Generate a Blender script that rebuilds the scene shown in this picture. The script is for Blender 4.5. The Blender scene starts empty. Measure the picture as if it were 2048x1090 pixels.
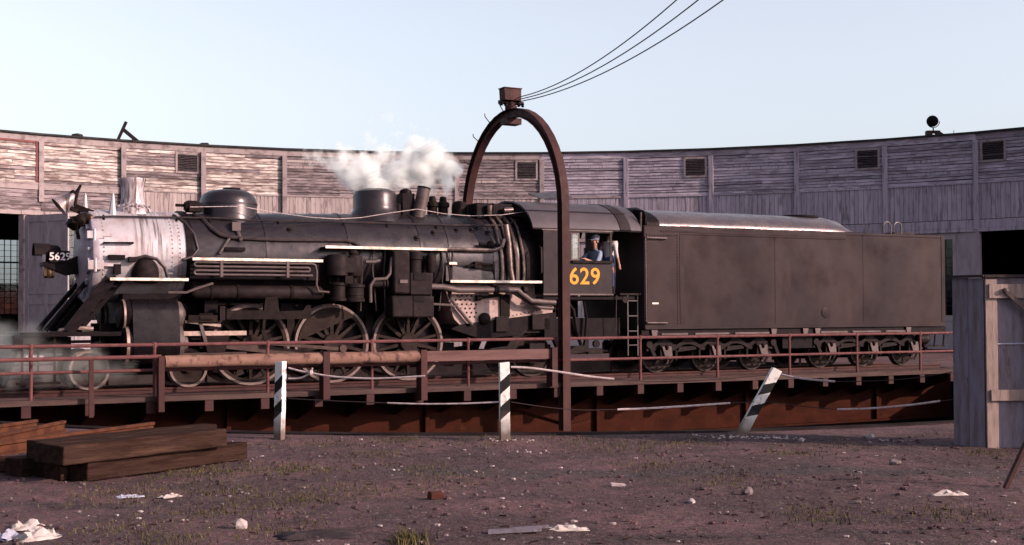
import bpy, math, random
from mathutils import Vector, Matrix, noise
R = math.radians
random.seed(5629)
sc = bpy.context.scene
COL = sc.collection

# ---------------------------------------------------------------- camera
cam_d = bpy.data.cameras.new('camera')
cam = bpy.data.objects.new('camera', cam_d)
COL.objects.link(cam)
cam_d.sensor_width = 36.0
cam_d.lens = 2540 / 2048 * 36
cam_d.shift_y = 33 / 2048
cam_d.clip_start = 0.1
cam_d.clip_end = 3000
PITCH, ROLL = .022, .0056
_F = Vector((0, math.cos(PITCH), math.sin(PITCH)))
_X = Vector((1, 0, 0))
_U = _X.cross(_F)
_X2 = _X * math.cos(ROLL) - _U * math.sin(ROLL)
_U2 = _X * math.sin(ROLL) + _U * math.cos(ROLL)
cm = Matrix((_X2, _U2, -_F)).transposed().to_4x4()
cm.translation = (0, 0, 1.69)
cam.matrix_world = cm
sc.camera = cam

# ---------------------------------------------------------------- sky, sun, exposure
SUN_EL, SUN_AZ = R(21), R(111)          # azimuth clockwise from +Y (the way the camera looks)
world = bpy.data.worlds.new('World')
sc.world = world
world.use_nodes = True
wn = world.node_tree.nodes
bg = wn['Background']
sky = wn.new('ShaderNodeTexSky')
sky.sky_type = 'NISHITA'
sky.sun_disc = False
sky.sun_elevation = SUN_EL
sky.sun_rotation = SUN_AZ
sky.altitude = 100
sky.air_density = 1.0
sky.dust_density = 3.0
sky.ozone_density = 1.6
bg.inputs['Strength'].default_value = 0.138
hsv = wn.new('ShaderNodeHueSaturation'); hsv.inputs['Saturation'].default_value = .42
tint = wn.new('ShaderNodeMix'); tint.data_type = 'RGBA'; tint.blend_type = 'MULTIPLY'; tint.inputs[0].default_value = 1.0
tint.inputs[7].default_value = (1.0, .985, 1.02, 1)
world.node_tree.links.new(sky.outputs[0], hsv.inputs['Color'])
world.node_tree.links.new(hsv.outputs[0], tint.inputs[6])
world.node_tree.links.new(tint.outputs[2], bg.inputs[0])
sun_d = bpy.data.lights.new('sun', 'SUN')
sun_d.energy = 4.6
sun_d.angle = R(.5)
sun_d.color = (1.0, .77, .60)
sun = bpy.data.objects.new('sun', sun_d)
COL.objects.link(sun)
tosun = Vector((math.sin(SUN_AZ) * math.cos(SUN_EL), math.cos(SUN_AZ) * math.cos(SUN_EL), math.sin(SUN_EL)))
sun.rotation_euler = tosun.to_track_quat('Z', 'Y').to_euler()
sun.location = tosun * 60
sc.view_settings.view_transform = 'Standard'
sc.view_settings.look = 'None'
sc.view_settings.exposure = .98
sc.view_settings.gamma = 1.0
sc.view_settings.use_curve_mapping = False
sc.cycles.max_bounces = 6
sc.cycles.volume_bounces = 2
sc.cycles.volume_max_steps = 256

# ---------------------------------------------------------------- materials
MATS = {}
def mat(name, c, rough=.6, metal=0.0, c2=None, scale=3.0, stretch=(1, 1, 1), thr=(.42, .6), detail=6,
        c3=None, scale3=1.2, stretch3=(1, 1, 1), thr3=(.5, .65), bump=0.0, bscale=30.0, bstretch=(1, 1, 1),
        rand=0.0, rvar=.12, spec=.06, coord='Object', trans=0.0, alpha=1.0, k=.27):
    c, c2, c3 = [tuple(x * k * t for x, t in zip(q, (1.05, .90, .99))) if q else q for q in (c, c2, c3)]
    m = bpy.data.materials.new(name)
    m.use_nodes = True
    nt = m.node_tree
    N, L = nt.nodes, nt.links
    b = N['Principled BSDF']
    tc = N.new('ShaderNodeTexCoord')
    oi = N.new('ShaderNodeObjectInfo')
    off = N.new('ShaderNodeVectorMath'); off.operation = 'SCALE'
    cmb = N.new('ShaderNodeCombineXYZ')
    for i in range(3):
        L.new(oi.outputs['Random'], cmb.inputs[i])
    L.new(cmb.outputs[0], off.inputs[0]); off.inputs['Scale'].default_value = 37.0
    add = N.new('ShaderNodeVectorMath'); add.operation = 'ADD'
    L.new(tc.outputs[coord], add.inputs[0]); L.new(off.outputs[0], add.inputs[1])
    def nz(scale, stretch, detail=6, rough_=.6):
        mp = N.new('ShaderNodeMapping')
        mp.inputs['Scale'].default_value = stretch
        L.new(add.outputs[0], mp.inputs[0])
        t = N.new('ShaderNodeTexNoise')
        t.inputs['Scale'].default_value = scale
        t.inputs['Detail'].default_value = detail
        t.inputs['Roughness'].default_value = rough_
        L.new(mp.outputs[0], t.inputs['Vector'])
        return t.outputs['Fac']
    def ramp(fac, lo, hi):
        r = N.new('ShaderNodeMapRange')
        r.inputs['From Min'].default_value = lo; r.inputs['From Max'].default_value = hi
        L.new(fac, r.inputs['Value'])
        return r.outputs[0]
    def mix(fac, a, bb):
        x = N.new('ShaderNodeMix'); x.data_type = 'RGBA'
        if isinstance(fac, (int, float)): x.inputs[0].default_value = fac
        else: L.new(fac, x.inputs[0])
        for s, v in ((x.inputs[6], a), (x.inputs[7], bb)):
            if isinstance(v, tuple): s.default_value = (*v, 1)
            else: L.new(v, s)
        return x.outputs[2]
    col = c
    f = None
    if c2:
        f = ramp(nz(scale, stretch, detail), *thr)
        col = mix(f, c, c2)
    if c3:
        col = mix(ramp(nz(scale3, stretch3, 4), *thr3), col, c3)
    if rand:
        hs = N.new('ShaderNodeHueSaturation')
        mr = N.new('ShaderNodeMapRange')
        mr.inputs['To Min'].default_value = 1 - rand; mr.inputs['To Max'].default_value = 1 + rand
        L.new(oi.outputs['Random'], mr.inputs['Value'])
        L.new(mr.outputs[0], hs.inputs['Value'])
        if isinstance(col, tuple): hs.inputs['Color'].default_value = (*col, 1)
        else: L.new(col, hs.inputs['Color'])
        col = hs.outputs[0]
    if isinstance(col, tuple): b.inputs['Base Color'].default_value = (*col, 1)
    else: L.new(col, b.inputs['Base Color'])
    b.inputs['Metallic'].default_value = metal
    b.inputs['Specular IOR Level'].default_value = spec
    b.inputs['Specular Tint'].default_value = (1, .85, .95, 1)
    if rvar:
        rr = N.new('ShaderNodeMapRange')
        rr.inputs['From Min'].default_value = .3; rr.inputs['From Max'].default_value = .7
        rr.inputs['To Min'].default_value = max(.03, rough - rvar); rr.inputs['To Max'].default_value = min(1, rough + rvar)
        L.new(nz(scale * 2.3, (1, 1, 1), 4), rr.inputs['Value'])
        L.new(rr.outputs[0], b.inputs['Roughness'])
    else:
        b.inputs['Roughness'].default_value = rough
    if trans: b.inputs['Transmission Weight'].default_value = trans
    if alpha < 1: b.inputs['Alpha'].default_value = alpha
    if bump:
        bm = N.new('ShaderNodeBump')
        bm.inputs['Strength'].default_value = 1.0
        bm.inputs['Distance'].default_value = bump
        L.new(nz(bscale, bstretch, 5), bm.inputs['Height'])
        L.new(bm.outputs[0], b.inputs['Normal'])
    MATS[name] = m
    return m

mat('jacket', (.056, .046, .060), 0.32, c2=(.085, .075, .08), scale=1.6, stretch=(.6, 1, 2.2), c3=(.10, .085, .08), scale3=.9, thr3=(.52, .8), bump=.004, bscale=5, thr=(.4, .62), k=0.14, spec=0.32)
mat('black', (.022, .016, .022), .5, c2=(.045, .036, .034), scale=5, thr=(.45, .75), bump=.003, bscale=12, k=0.2, spec=0.04)
mat('cyljacket', (.020, .017, .022), 0.3, c2=(.04, .034, .036), scale=2, thr=(.4, .7), bump=.003, bscale=6, k=0.16, spec=0.14)
mat('grimy', (.035, .027, .025), .62, c2=(.085, .06, .05), scale=6, thr=(.42, .72), bump=.004, bscale=20, spec=0.05, k=0.15)
mat('pumpiron', (.055, .045, .048), .6, c2=(.10, .078, .074), scale=5, thr=(.42, .7), bump=.006, bscale=18, spec=0.05, k=0.15)
mat('graphite', (.58, .60, .62), .42, .25, c2=(.44, .38, .37), scale=3, stretch=(1, 1, .5), thr=(.45, .7), c3=(.26, .19, .17), scale3=2.2, stretch3=(2.2, .5, .12), thr3=(.60, .74), bump=.004, bscale=14, spec=0.25, k=0.46)
mat('graphite_front', (.46, .45, .49), .5, .15, c2=(.32, .30, .33), scale=4, thr=(.45, .7), bump=.004, bscale=14, k=0.5)
mat('stackmetal', (.62, .60, .62), .4, .3, c2=(.13, .095, .08), scale=5, stretch=(2.2, 2.2, .18), thr=(.44, .58), bump=.004, bscale=14, k=0.5)
mat('whitetrim', (.86, .82, .68), .5, c2=(.5, .43, .34), thr=(.46, .62), scale=6, k=0.66)
mat('tyre', (.62, .52, .47), .45, .15, c2=(.38, .29, .26), scale=7, thr=(.4, .7), k=0.2)
mat('darktyre', (.13, .10, .095), .5, c2=(.07, .055, .05), scale=7, thr=(.4, .7))
mat('wheelgrime', (.075, .055, .048), .66, c2=(.13, .10, .085), scale=5, thr=(.4, .7), bump=.003, bscale=25, spec=0.05, k=0.15)
mat('rodsteel', (.16, .12, .105), .48, .35, c2=(.09, .066, .06), scale=4, thr=(.4, .7), k=0.26)
mat('brightsteel', (.62, .5, .42), .36, .6, c2=(.4, .29, .23), scale=6, thr=(.4, .7), k=0.42)
mat('pipe', (.075, .062, .064), .45, .1, c2=(.12, .09, .085), scale=4, thr=(.45, .7), k=0.24, spec=0.3)
mat('palepipe', (.34, .29, .28), .5, .2, c2=(.2, .16, .15), scale=4, thr=(.45, .7), k=0.2)
mat('polished', (.30, .24, .20), .26, .55, c2=(.10, .08, .075), scale=3, thr=(.4, .65), k=0.5, spec=0.5)
mat('firesheet', (.55, .45, .41), .62, c2=(.30, .21, .18), scale=4, stretch=(1, 1, .5), thr=(.48, .7), c3=(.16, .11, .10), scale3=5, thr3=(.58, .7), bump=.006, bscale=12, k=0.45)
mat('cab', (.055, .047, .052), .48, c2=(.082, .07, .07), scale=2.5, thr=(.4, .7), bump=.002, bscale=8, spec=0.06, k=0.27)
mat('cabroof', (.10, .092, .108), .5, c2=(.15, .135, .145), scale=2, stretch=(.6, 1.2, 1), thr=(.4, .7), k=0.3, spec=0.3)
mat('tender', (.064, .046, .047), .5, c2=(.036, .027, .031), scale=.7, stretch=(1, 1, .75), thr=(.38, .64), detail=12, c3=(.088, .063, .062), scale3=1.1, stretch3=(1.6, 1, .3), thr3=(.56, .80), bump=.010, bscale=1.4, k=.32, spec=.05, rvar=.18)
mat('tenderhood', (.13, .115, .125), .32, .15, c2=(.22, .19, .18), scale=2.5, stretch=(.6, 1, 1), thr=(.42, .7), bump=.006, bscale=4, spec=0.35, k=0.32)
mat('numbers', (.95, .47, .075), .5, c2=(.78, .40, .05), scale=20, k=0.45)
mat('numberwhite', (.9, .9, .9), .5, k=0.45)
mat('bellmetal', (.5, .48, .5), .38, .4, c2=(.3, .23, .18), scale=6, spec=.2, k=0.45)
mat('brass', (.52, .37, .19), .34, .8, c2=(.30, .21, .14), scale=6, k=0.13, spec=0.2)
mat('glass', (.75, .8, .85), .06, trans=1.0, rvar=0, k=1)
mat('lens', (.7, .72, .75), .08, .4, rvar=0, k=1)
mat('coal', (.012, .012, .014), .5, bump=.02, bscale=14)
mat('clap', (.72, .70, .63), .75, c2=(.33, .275, .26), scale=2.1, c3=(.27, .215, .20), scale3=1.6, thr3=(.48, .62), bump=.006, bscale=14, bstretch=(.2, 1, 6), k=0.42, rand=0.3, stretch=(.7, 1, 3.2), stretch3=(.8, 1, 3), thr=(.48, .60))
mat('clapworn', (.37, .335, .345), .8, c2=(.20, .175, .18), scale=2.3, c3=(.50, .44, .43), scale3=2.0, thr3=(.60, .68), bump=.006, bscale=14, bstretch=(.2, 1, 6), thr=(0.46, 0.54), rand=0.3, stretch=(.7, 1, 3.2), stretch3=(.8, 1, 3), k=0.4)
mat('clapgrey_shade', (.42, .405, .46), .8, c2=(.24, .225, .265), scale=2.2, c3=(.30, .285, .33), scale3=1.2, thr3=(.48, .62), bump=.006, bscale=14, bstretch=(.2, 1, 6), thr=(0.46, 0.56), rand=0.3, stretch=(.7, 1, 3.2), stretch3=(.8, 1, 3), k=0.56)  # grey boards of the right bays, bluish tone of their shade mixed into the colour
mat('vertwood', (.60, .55, .53), .8, c2=(.26, .215, .21), scale=2.5, stretch=(4, 1, .5), thr=(.52, .66), bump=.005, bscale=14, bstretch=(6, 1, .2), rand=.16, k=0.36)
mat('vertgrey_shade', (.44, .425, .49), .8, c2=(.22, .215, .24), scale=2.5, stretch=(4, 1, .5), thr=(.5, .66), bump=.005, bscale=14, bstretch=(6, 1, .2), rand=.14, k=0.52)  # grey upright boards, tinted bluish for the shade on the right bays
mat('trimwood', (.56, .51, .50), .75, c2=(.30, .26, .26), scale=3, stretch=(1, 1, 1), thr=(.5, .66), bump=.004, bscale=20, rand=.1, k=0.34)
mat('redtrim', (.30, .12, .11), .7, c2=(.2, .09, .085), scale=4, k=0.42)
mat('backing', (.055, .045, .045), .9)
mat('interior', (.06, .05, .045), .9, k=0.15)
mat('rooftar', (.06, .068, .066), .8, c2=(.10, .105, .10), scale=1.5)
mat('doorpaint', (.42, .41, .43), .7, c2=(.30, .29, .305), scale=2, stretch=(2, 2, .6), thr=(.45, .7), bump=.003, bscale=15, k=0.5)
mat('sash', (.06, .055, .06), .7)
mat('louver', (.15, .135, .145), .8, c2=(.08, .07, .075), scale=6)
mat('oxide', (.30, .135, .135), .7, c2=(.19, .085, .08), scale=5, thr=(.4, .7), c3=(.36, .2, .18), scale3=8, thr3=(.58, .75), bump=.003, bscale=30, k=0.29)
mat('archpaint', (.13, .072, .07), .6, c2=(.20, .10, .09), scale=2.5, stretch=(1, 1, .5), thr=(.42, .68), bump=.004, bscale=12, k=0.21)
mat('girder', (.25, .082, .05), .8, c2=(.14, .055, .035), scale=1.8, stretch=(.7, 1, 1.6), thr=(.4, .7), c3=(.33, .13, .06), scale3=4, thr3=(.58, .75), bump=.008, bscale=9, spec=0.02, k=0.105)
mat('plank', (.29, .205, .18), .85, c2=(.18, .125, .115), scale=3, stretch=(.35, 5, 3), thr=(.42, .62), bump=.006, bscale=20, bstretch=(.2, 5, 3), rand=.22, k=0.19)
mat('railtop', (.36, .17, .10), .5, .3, c2=(.22, .10, .07), scale=5, k=0.26)
mat('railrust', (.34, .145, .075), .8, c2=(.2, .085, .055), scale=6, bump=.004, bscale=30, k=0.16)
mat('logbeam', (.52, .33, .25), .75, c2=(.34, .20, .16), scale=3, stretch=(.5, 2, 2), thr=(.4, .65), c3=(.2, .12, .10), scale3=5, stretch3=(1.5, 1, 1), bump=.006, bscale=15, thr3=(0.52, 0.64), k=0.27)
mat('squarebeam', (.27, .165, .15), .85, c2=(.18, .11, .10), scale=3, stretch=(.35, 3, 3), thr=(.4, .65), bump=.006, bscale=15, k=0.32)
mat('concrete', (.30, .265, .26), .9, c2=(.2, .17, .17), scale=2, bump=.01, bscale=10, k=0.07, spec=0)
mat('rope', (.78, .72, .70), .85, c2=(.55, .48, .47), scale=20, k=0.42)
mat('wire', (.10, .08, .08), .7)
mat('cable', (.22, .22, .26), .6)
mat('timber', (.115, .072, .056), .85, c2=(.07, .042, .032), scale=4, stretch=(.35, 3, 3), c3=(.2, .125, .085), scale3=3, stretch3=(.4, 3, 4), thr3=(.58, .72), bscale=16, bstretch=(.25, 4, 4), rand=.15, spec=0.02, k=0.2, thr=(.46, .58), bump=0.016)
mat('shedwood', (.29, .29, .35), .85, c2=(.2, .175, .175), scale=4, stretch=(3, 3, .5), thr=(.42, .66), c3=(.12, .105, .11), scale3=7, stretch3=(3, 3, .6), thr3=(.62, .74), bump=.006, bscale=22, bstretch=(4, 4, .4), k=0.42)
mat('battenwood', (.52, .44, .38), .85, c2=(.34, .28, .25), scale=5, stretch=(3, 3, .6), thr=(.42, .66), bump=.006, bscale=22, bstretch=(4, 4, .4), k=0.4)
mat('grassblade', (.095, .105, .04), .8, c2=(.17, .15, .07), scale=1.3, thr=(.42, .62), spec=0.02, k=0.4)
mat('stone', (.40, .36, .35), .85, c2=(.24, .2, .2), scale=14, rand=.2, bump=.01, bscale=30, k=0.3, spec=0.02)
mat('whitestone', (.74, .69, .67), .85, c2=(.5, .44, .43), scale=14, rand=.15, bump=.01, bscale=30, k=0.36)
mat('paper', (.86, .84, .78), .8, c2=(.72, .68, .6), scale=6, k=0.36)
mat('bluepaper', (.55, .62, .74), .8, k=0.4)
mat('tarpaper', (.075, .066, .072), .85, c2=(.12, .1, .1), scale=7, bump=.01, bscale=20)
mat('brick', (.30, .12, .09), .9, c2=(.22, .085, .07), scale=3, k=0.13)
mat('skin', (.52, .30, .22), .6, k=0.5)
mat('shirtblue', (.30, .39, .52), .85, bump=.01, bscale=20, k=0.45)
mat('shirtwhite', (.80, .78, .76), .85, bump=.01, bscale=20, k=0.42)
mat('denim', (.05, .08, .19), .85, bump=.008, bscale=25, k=0.8)
mat('capcloth', (.24, .27, .33), .9, k=0.5)
mat('hair', (.05, .035, .03), .7)

def drips():
    m = MATS['graphite']; N, L = m.node_tree.nodes, m.node_tree.links; b = N['Principled BSDF']
    src = b.inputs['Base Color'].links[0].from_socket
    tc = N.new('ShaderNodeTexCoord'); sp = N.new('ShaderNodeSeparateXYZ'); L.new(tc.outputs['Object'], sp.inputs[0])
    mp = N.new('ShaderNodeMapping'); mp.inputs['Scale'].default_value = (9, .35, .5); L.new(tc.outputs['Object'], mp.inputs[0])
    t = N.new('ShaderNodeTexNoise'); t.inputs['Scale'].default_value = 1.6; t.inputs['Detail'].default_value = 3; L.new(mp.outputs[0], t.inputs['Vector'])
    r = N.new('ShaderNodeMapRange'); r.inputs['From Min'].default_value = .47; r.inputs['From Max'].default_value = .56; L.new(t.outputs['Fac'], r.inputs['Value'])
    a = N.new('ShaderNodeMath'); a.operation = 'ADD'; a.inputs[1].default_value = 4.55; L.new(sp.outputs['X'], a.inputs[0])
    ab = N.new('ShaderNodeMath'); ab.operation = 'ABSOLUTE'; L.new(a.outputs[0], ab.inputs[0])
    w = N.new('ShaderNodeMapRange'); w.inputs['From Min'].default_value = .42; w.inputs['From Max'].default_value = .30; L.new(ab.outputs[0], w.inputs['Value'])
    z = N.new('ShaderNodeMapRange'); z.inputs['From Min'].default_value = 2.75; z.inputs['From Max'].default_value = 3.2; L.new(sp.outputs['Z'], z.inputs['Value'])
    m1 = N.new('ShaderNodeMath'); m1.operation = 'MULTIPLY'; L.new(r.outputs[0], m1.inputs[0]); L.new(w.outputs[0], m1.inputs[1])
    m2 = N.new('ShaderNodeMath'); m2.operation = 'MULTIPLY'; L.new(m1.outputs[0], m2.inputs[0]); L.new(z.outputs[0], m2.inputs[1])
    m3 = N.new('ShaderNodeMath'); m3.operation = 'MULTIPLY'; m3.inputs[1].default_value = .8; L.new(m2.outputs[0], m3.inputs[0])
    x = N.new('ShaderNodeMix'); x.data_type = 'RGBA'; L.new(m3.outputs[0], x.inputs[0]); L.new(src, x.inputs[6]); x.inputs[7].default_value = (.06, .045, .045, 1)
    L.new(x.outputs[2], b.inputs['Base Color'])
drips()
def thin_glass():
    m = MATS['glass']; N, L = m.node_tree.nodes, m.node_tree.links
    N.clear(); out = N.new('ShaderNodeOutputMaterial'); mx = N.new('ShaderNodeMixShader'); tr = N.new('ShaderNodeBsdfTransparent'); gl = N.new('ShaderNodeBsdfGlossy')
    fr = N.new('ShaderNodeFresnel'); fr.inputs[0].default_value = 1.5
    tr.inputs[0].default_value = (.72, .75, .78, 1); gl.inputs['Roughness'].default_value = .08
    L.new(fr.outputs[0], mx.inputs[0]); L.new(tr.outputs[0], mx.inputs[1]); L.new(gl.outputs[0], mx.inputs[2]); L.new(mx.outputs[0], out.inputs[0])
thin_glass()
def stripe_mat():
    m = bpy.data.materials.new('stripedpost'); m.use_nodes = True
    N, L = m.node_tree.nodes, m.node_tree.links
    b = N['Principled BSDF']
    tc = N.new('ShaderNodeTexCoord'); sp = N.new('ShaderNodeSeparateXYZ')
    L.new(tc.outputs['Object'], sp.inputs[0])
    nzt = N.new('ShaderNodeTexNoise'); nzt.inputs['Scale'].default_value = 26
    L.new(tc.outputs['Object'], nzt.inputs['Vector'])
    def mth(op, a, bb):
        x = N.new('ShaderNodeMath'); x.operation = op
        for i, v in enumerate((a, bb)):
            if isinstance(v, (int, float)): x.inputs[i].default_value = v
            else: L.new(v, x.inputs[i])
        return x.outputs[0]
    s = mth('SUBTRACT', sp.outputs['Z'], mth('MULTIPLY', sp.outputs['X'], .85))
    s = mth('ADD', s, mth('MULTIPLY', nzt.outputs['Fac'], .02))
    a = mth('MULTIPLY', mth('GREATER_THAN', s, .695), mth('LESS_THAN', s, .865))
    c = mth('MULTIPLY', mth('GREATER_THAN', s, .345), mth('LESS_THAN', s, .525))
    band = mth('MULTIPLY', mth('ADD', a, c), mth('LESS_THAN', sp.outputs['Y'], -.036))
    r = N.new('ShaderNodeMapRange'); r.inputs['From Min'].default_value = .56; r.inputs['From Max'].default_value = .68
    n2 = N.new('ShaderNodeTexNoise'); n2.inputs['Scale'].default_value = 9; n2.inputs['Detail'].default_value = 8
    L.new(tc.outputs['Object'], n2.inputs['Vector']); L.new(n2.outputs['Fac'], r.inputs['Value'])
    x1 = N.new('ShaderNodeMix'); x1.data_type = 'RGBA'
    x1.inputs[6].default_value = (.46, .43, .44, 1); x1.inputs[7].default_value = (.22, .16, .16, 1)
    L.new(r.outputs[0], x1.inputs[0])
    x2 = N.new('ShaderNodeMix'); x2.data_type = 'RGBA'
    L.new(band, x2.inputs[0]); L.new(x1.outputs[2], x2.inputs[6]); x2.inputs[7].default_value = (.012, .011, .012, 1)
    zr = N.new('ShaderNodeMapRange'); zr.inputs['From Min'].default_value = .30; zr.inputs['From Max'].default_value = -.02
    zz = mth('ADD', sp.outputs['Z'], mth('MULTIPLY', n2.outputs['Fac'], -.22)); L.new(zz, zr.inputs['Value'])
    x3 = N.new('ShaderNodeMix'); x3.data_type = 'RGBA'; L.new(zr.outputs[0], x3.inputs[0]); L.new(x2.outputs[2], x3.inputs[6]); x3.inputs[7].default_value = (.09, .065, .06, 1)
    L.new(x3.outputs[2], b.inputs['Base Color'])
    b.inputs['Roughness'].default_value = .8; b.inputs['Specular IOR Level'].default_value = .05
    bm = N.new('ShaderNodeBump'); bm.inputs['Distance'].default_value = .006
    L.new(n2.outputs['Fac'], bm.inputs['Height']); L.new(bm.outputs[0], b.inputs['Normal'])
    MATS['stripedpost'] = m
stripe_mat()

def dirt_mat():
    m = bpy.data.materials.new('dirt'); m.use_nodes = True
    N, L = m.node_tree.nodes, m.node_tree.links
    b = N['Principled BSDF']; b.inputs['Roughness'].default_value = .95
    b.inputs['Specular IOR Level'].default_value = .2
    tc = N.new('ShaderNodeTexCoord')
    def nz(s, d=8, st=(1, 1, 1), ro=.65):
        mp = N.new('ShaderNodeMapping'); mp.inputs['Scale'].default_value = st
        L.new(tc.outputs['Object'], mp.inputs[0])
        t = N.new('ShaderNodeTexNoise'); t.inputs['Scale'].default_value = s; t.inputs['Detail'].default_value = d
        t.inputs['Roughness'].default_value = ro
        L.new(mp.outputs[0], t.inputs['Vector']); return t.outputs['Fac']
    def rp(f, a, c):
        r = N.new('ShaderNodeMapRange'); r.inputs['From Min'].default_value = a; r.inputs['From Max'].default_value = c
        L.new(f, r.inputs['Value']); return r.outputs[0]
    def mx(f, a, c):
        x = N.new('ShaderNodeMix'); x.data_type = 'RGBA'; L.new(f, x.inputs[0])
        for s, v in ((x.inputs[6], a), (x.inputs[7], c)):
            if isinstance(v, tuple): s.default_value = (*v, 1)
            else: L.new(v, s)
        return x.outputs[2]
    c = mx(rp(nz(.55, 6), .44, .60), (0.0476, 0.0231, 0.0296), (0.1108, 0.0526, 0.0635))
    c = mx(rp(nz(3.2, 8), .5, .68), c, (0.0296, 0.0141, 0.0188))
    c = mx(rp(nz(.33, 5, (.5, 2.4, 1)), .55, .66), c, (0.0205, 0.0106, 0.0157))       # cinder bands
    sp = N.new('ShaderNodeSeparateXYZ'); L.new(tc.outputs['Object'], sp.inputs[0])
    def mth(op, a, e):
        x = N.new('ShaderNodeMath'); x.operation = op
        for i_, v_ in enumerate((a, e)):
            if isinstance(v_, (int, float)): x.inputs[i_].default_value = v_
            else: L.new(v_, x.inputs[i_])
        return x.outputs[0]
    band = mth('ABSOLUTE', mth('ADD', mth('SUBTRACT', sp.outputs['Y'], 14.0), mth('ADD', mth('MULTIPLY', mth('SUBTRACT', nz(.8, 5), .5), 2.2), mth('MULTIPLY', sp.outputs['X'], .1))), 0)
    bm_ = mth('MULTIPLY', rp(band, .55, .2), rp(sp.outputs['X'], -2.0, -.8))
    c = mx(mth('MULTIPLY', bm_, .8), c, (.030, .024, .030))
    c = mx(rp(nz(1.1, 6), .56, .70), c, (0.0358, 0.0217, 0.0166))                      # thin weeds
    c = mx(rp(nz(11, 6), .50, .66), c, (.052, .036, .038))
    c = mx(rp(nz(17, 5, (1, 1.6, 1)), .56, .70), c, (.165, .118, .118))
    c = mx(rp(nz(38, 3), .55, .68), c, (0.0955, 0.0510, 0.0655))
    c = mx(rp(nz(52, 3), .56, .68), c, (0.0142, 0.0072, 0.0099))
    L.new(c, b.inputs['Base Color'])
    ad = N.new('ShaderNodeMath'); ad.operation = 'ADD'
    h1 = N.new('ShaderNodeMath'); h1.operation = 'MULTIPLY'; h1.inputs[1].default_value = .35
    L.new(nz(40, 4), h1.inputs[0]); L.new(h1.outputs[0], ad.inputs[0]); L.new(nz(9, 8), ad.inputs[1])
    bm = N.new('ShaderNodeBump'); bm.inputs['Distance'].default_value = .09
    L.new(ad.outputs[0], bm.inputs['Height']); L.new(bm.outputs[0], b.inputs['Normal'])
    MATS['dirt'] = m
    mat('pitdirt', (.05, .04, .045), .95, c2=(.03, .025, .028), scale=2, bump=.02, bscale=9)
dirt_mat()

# ---------------------------------------------------------------- mesh helpers
OFF = {}
def tag(o, label=None, cat=None, group=None, kind=None):
    if label: o['label'] = label
    if cat: o['category'] = cat
    if group: o['group'] = group
    if kind: o['kind'] = kind
    return o

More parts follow.
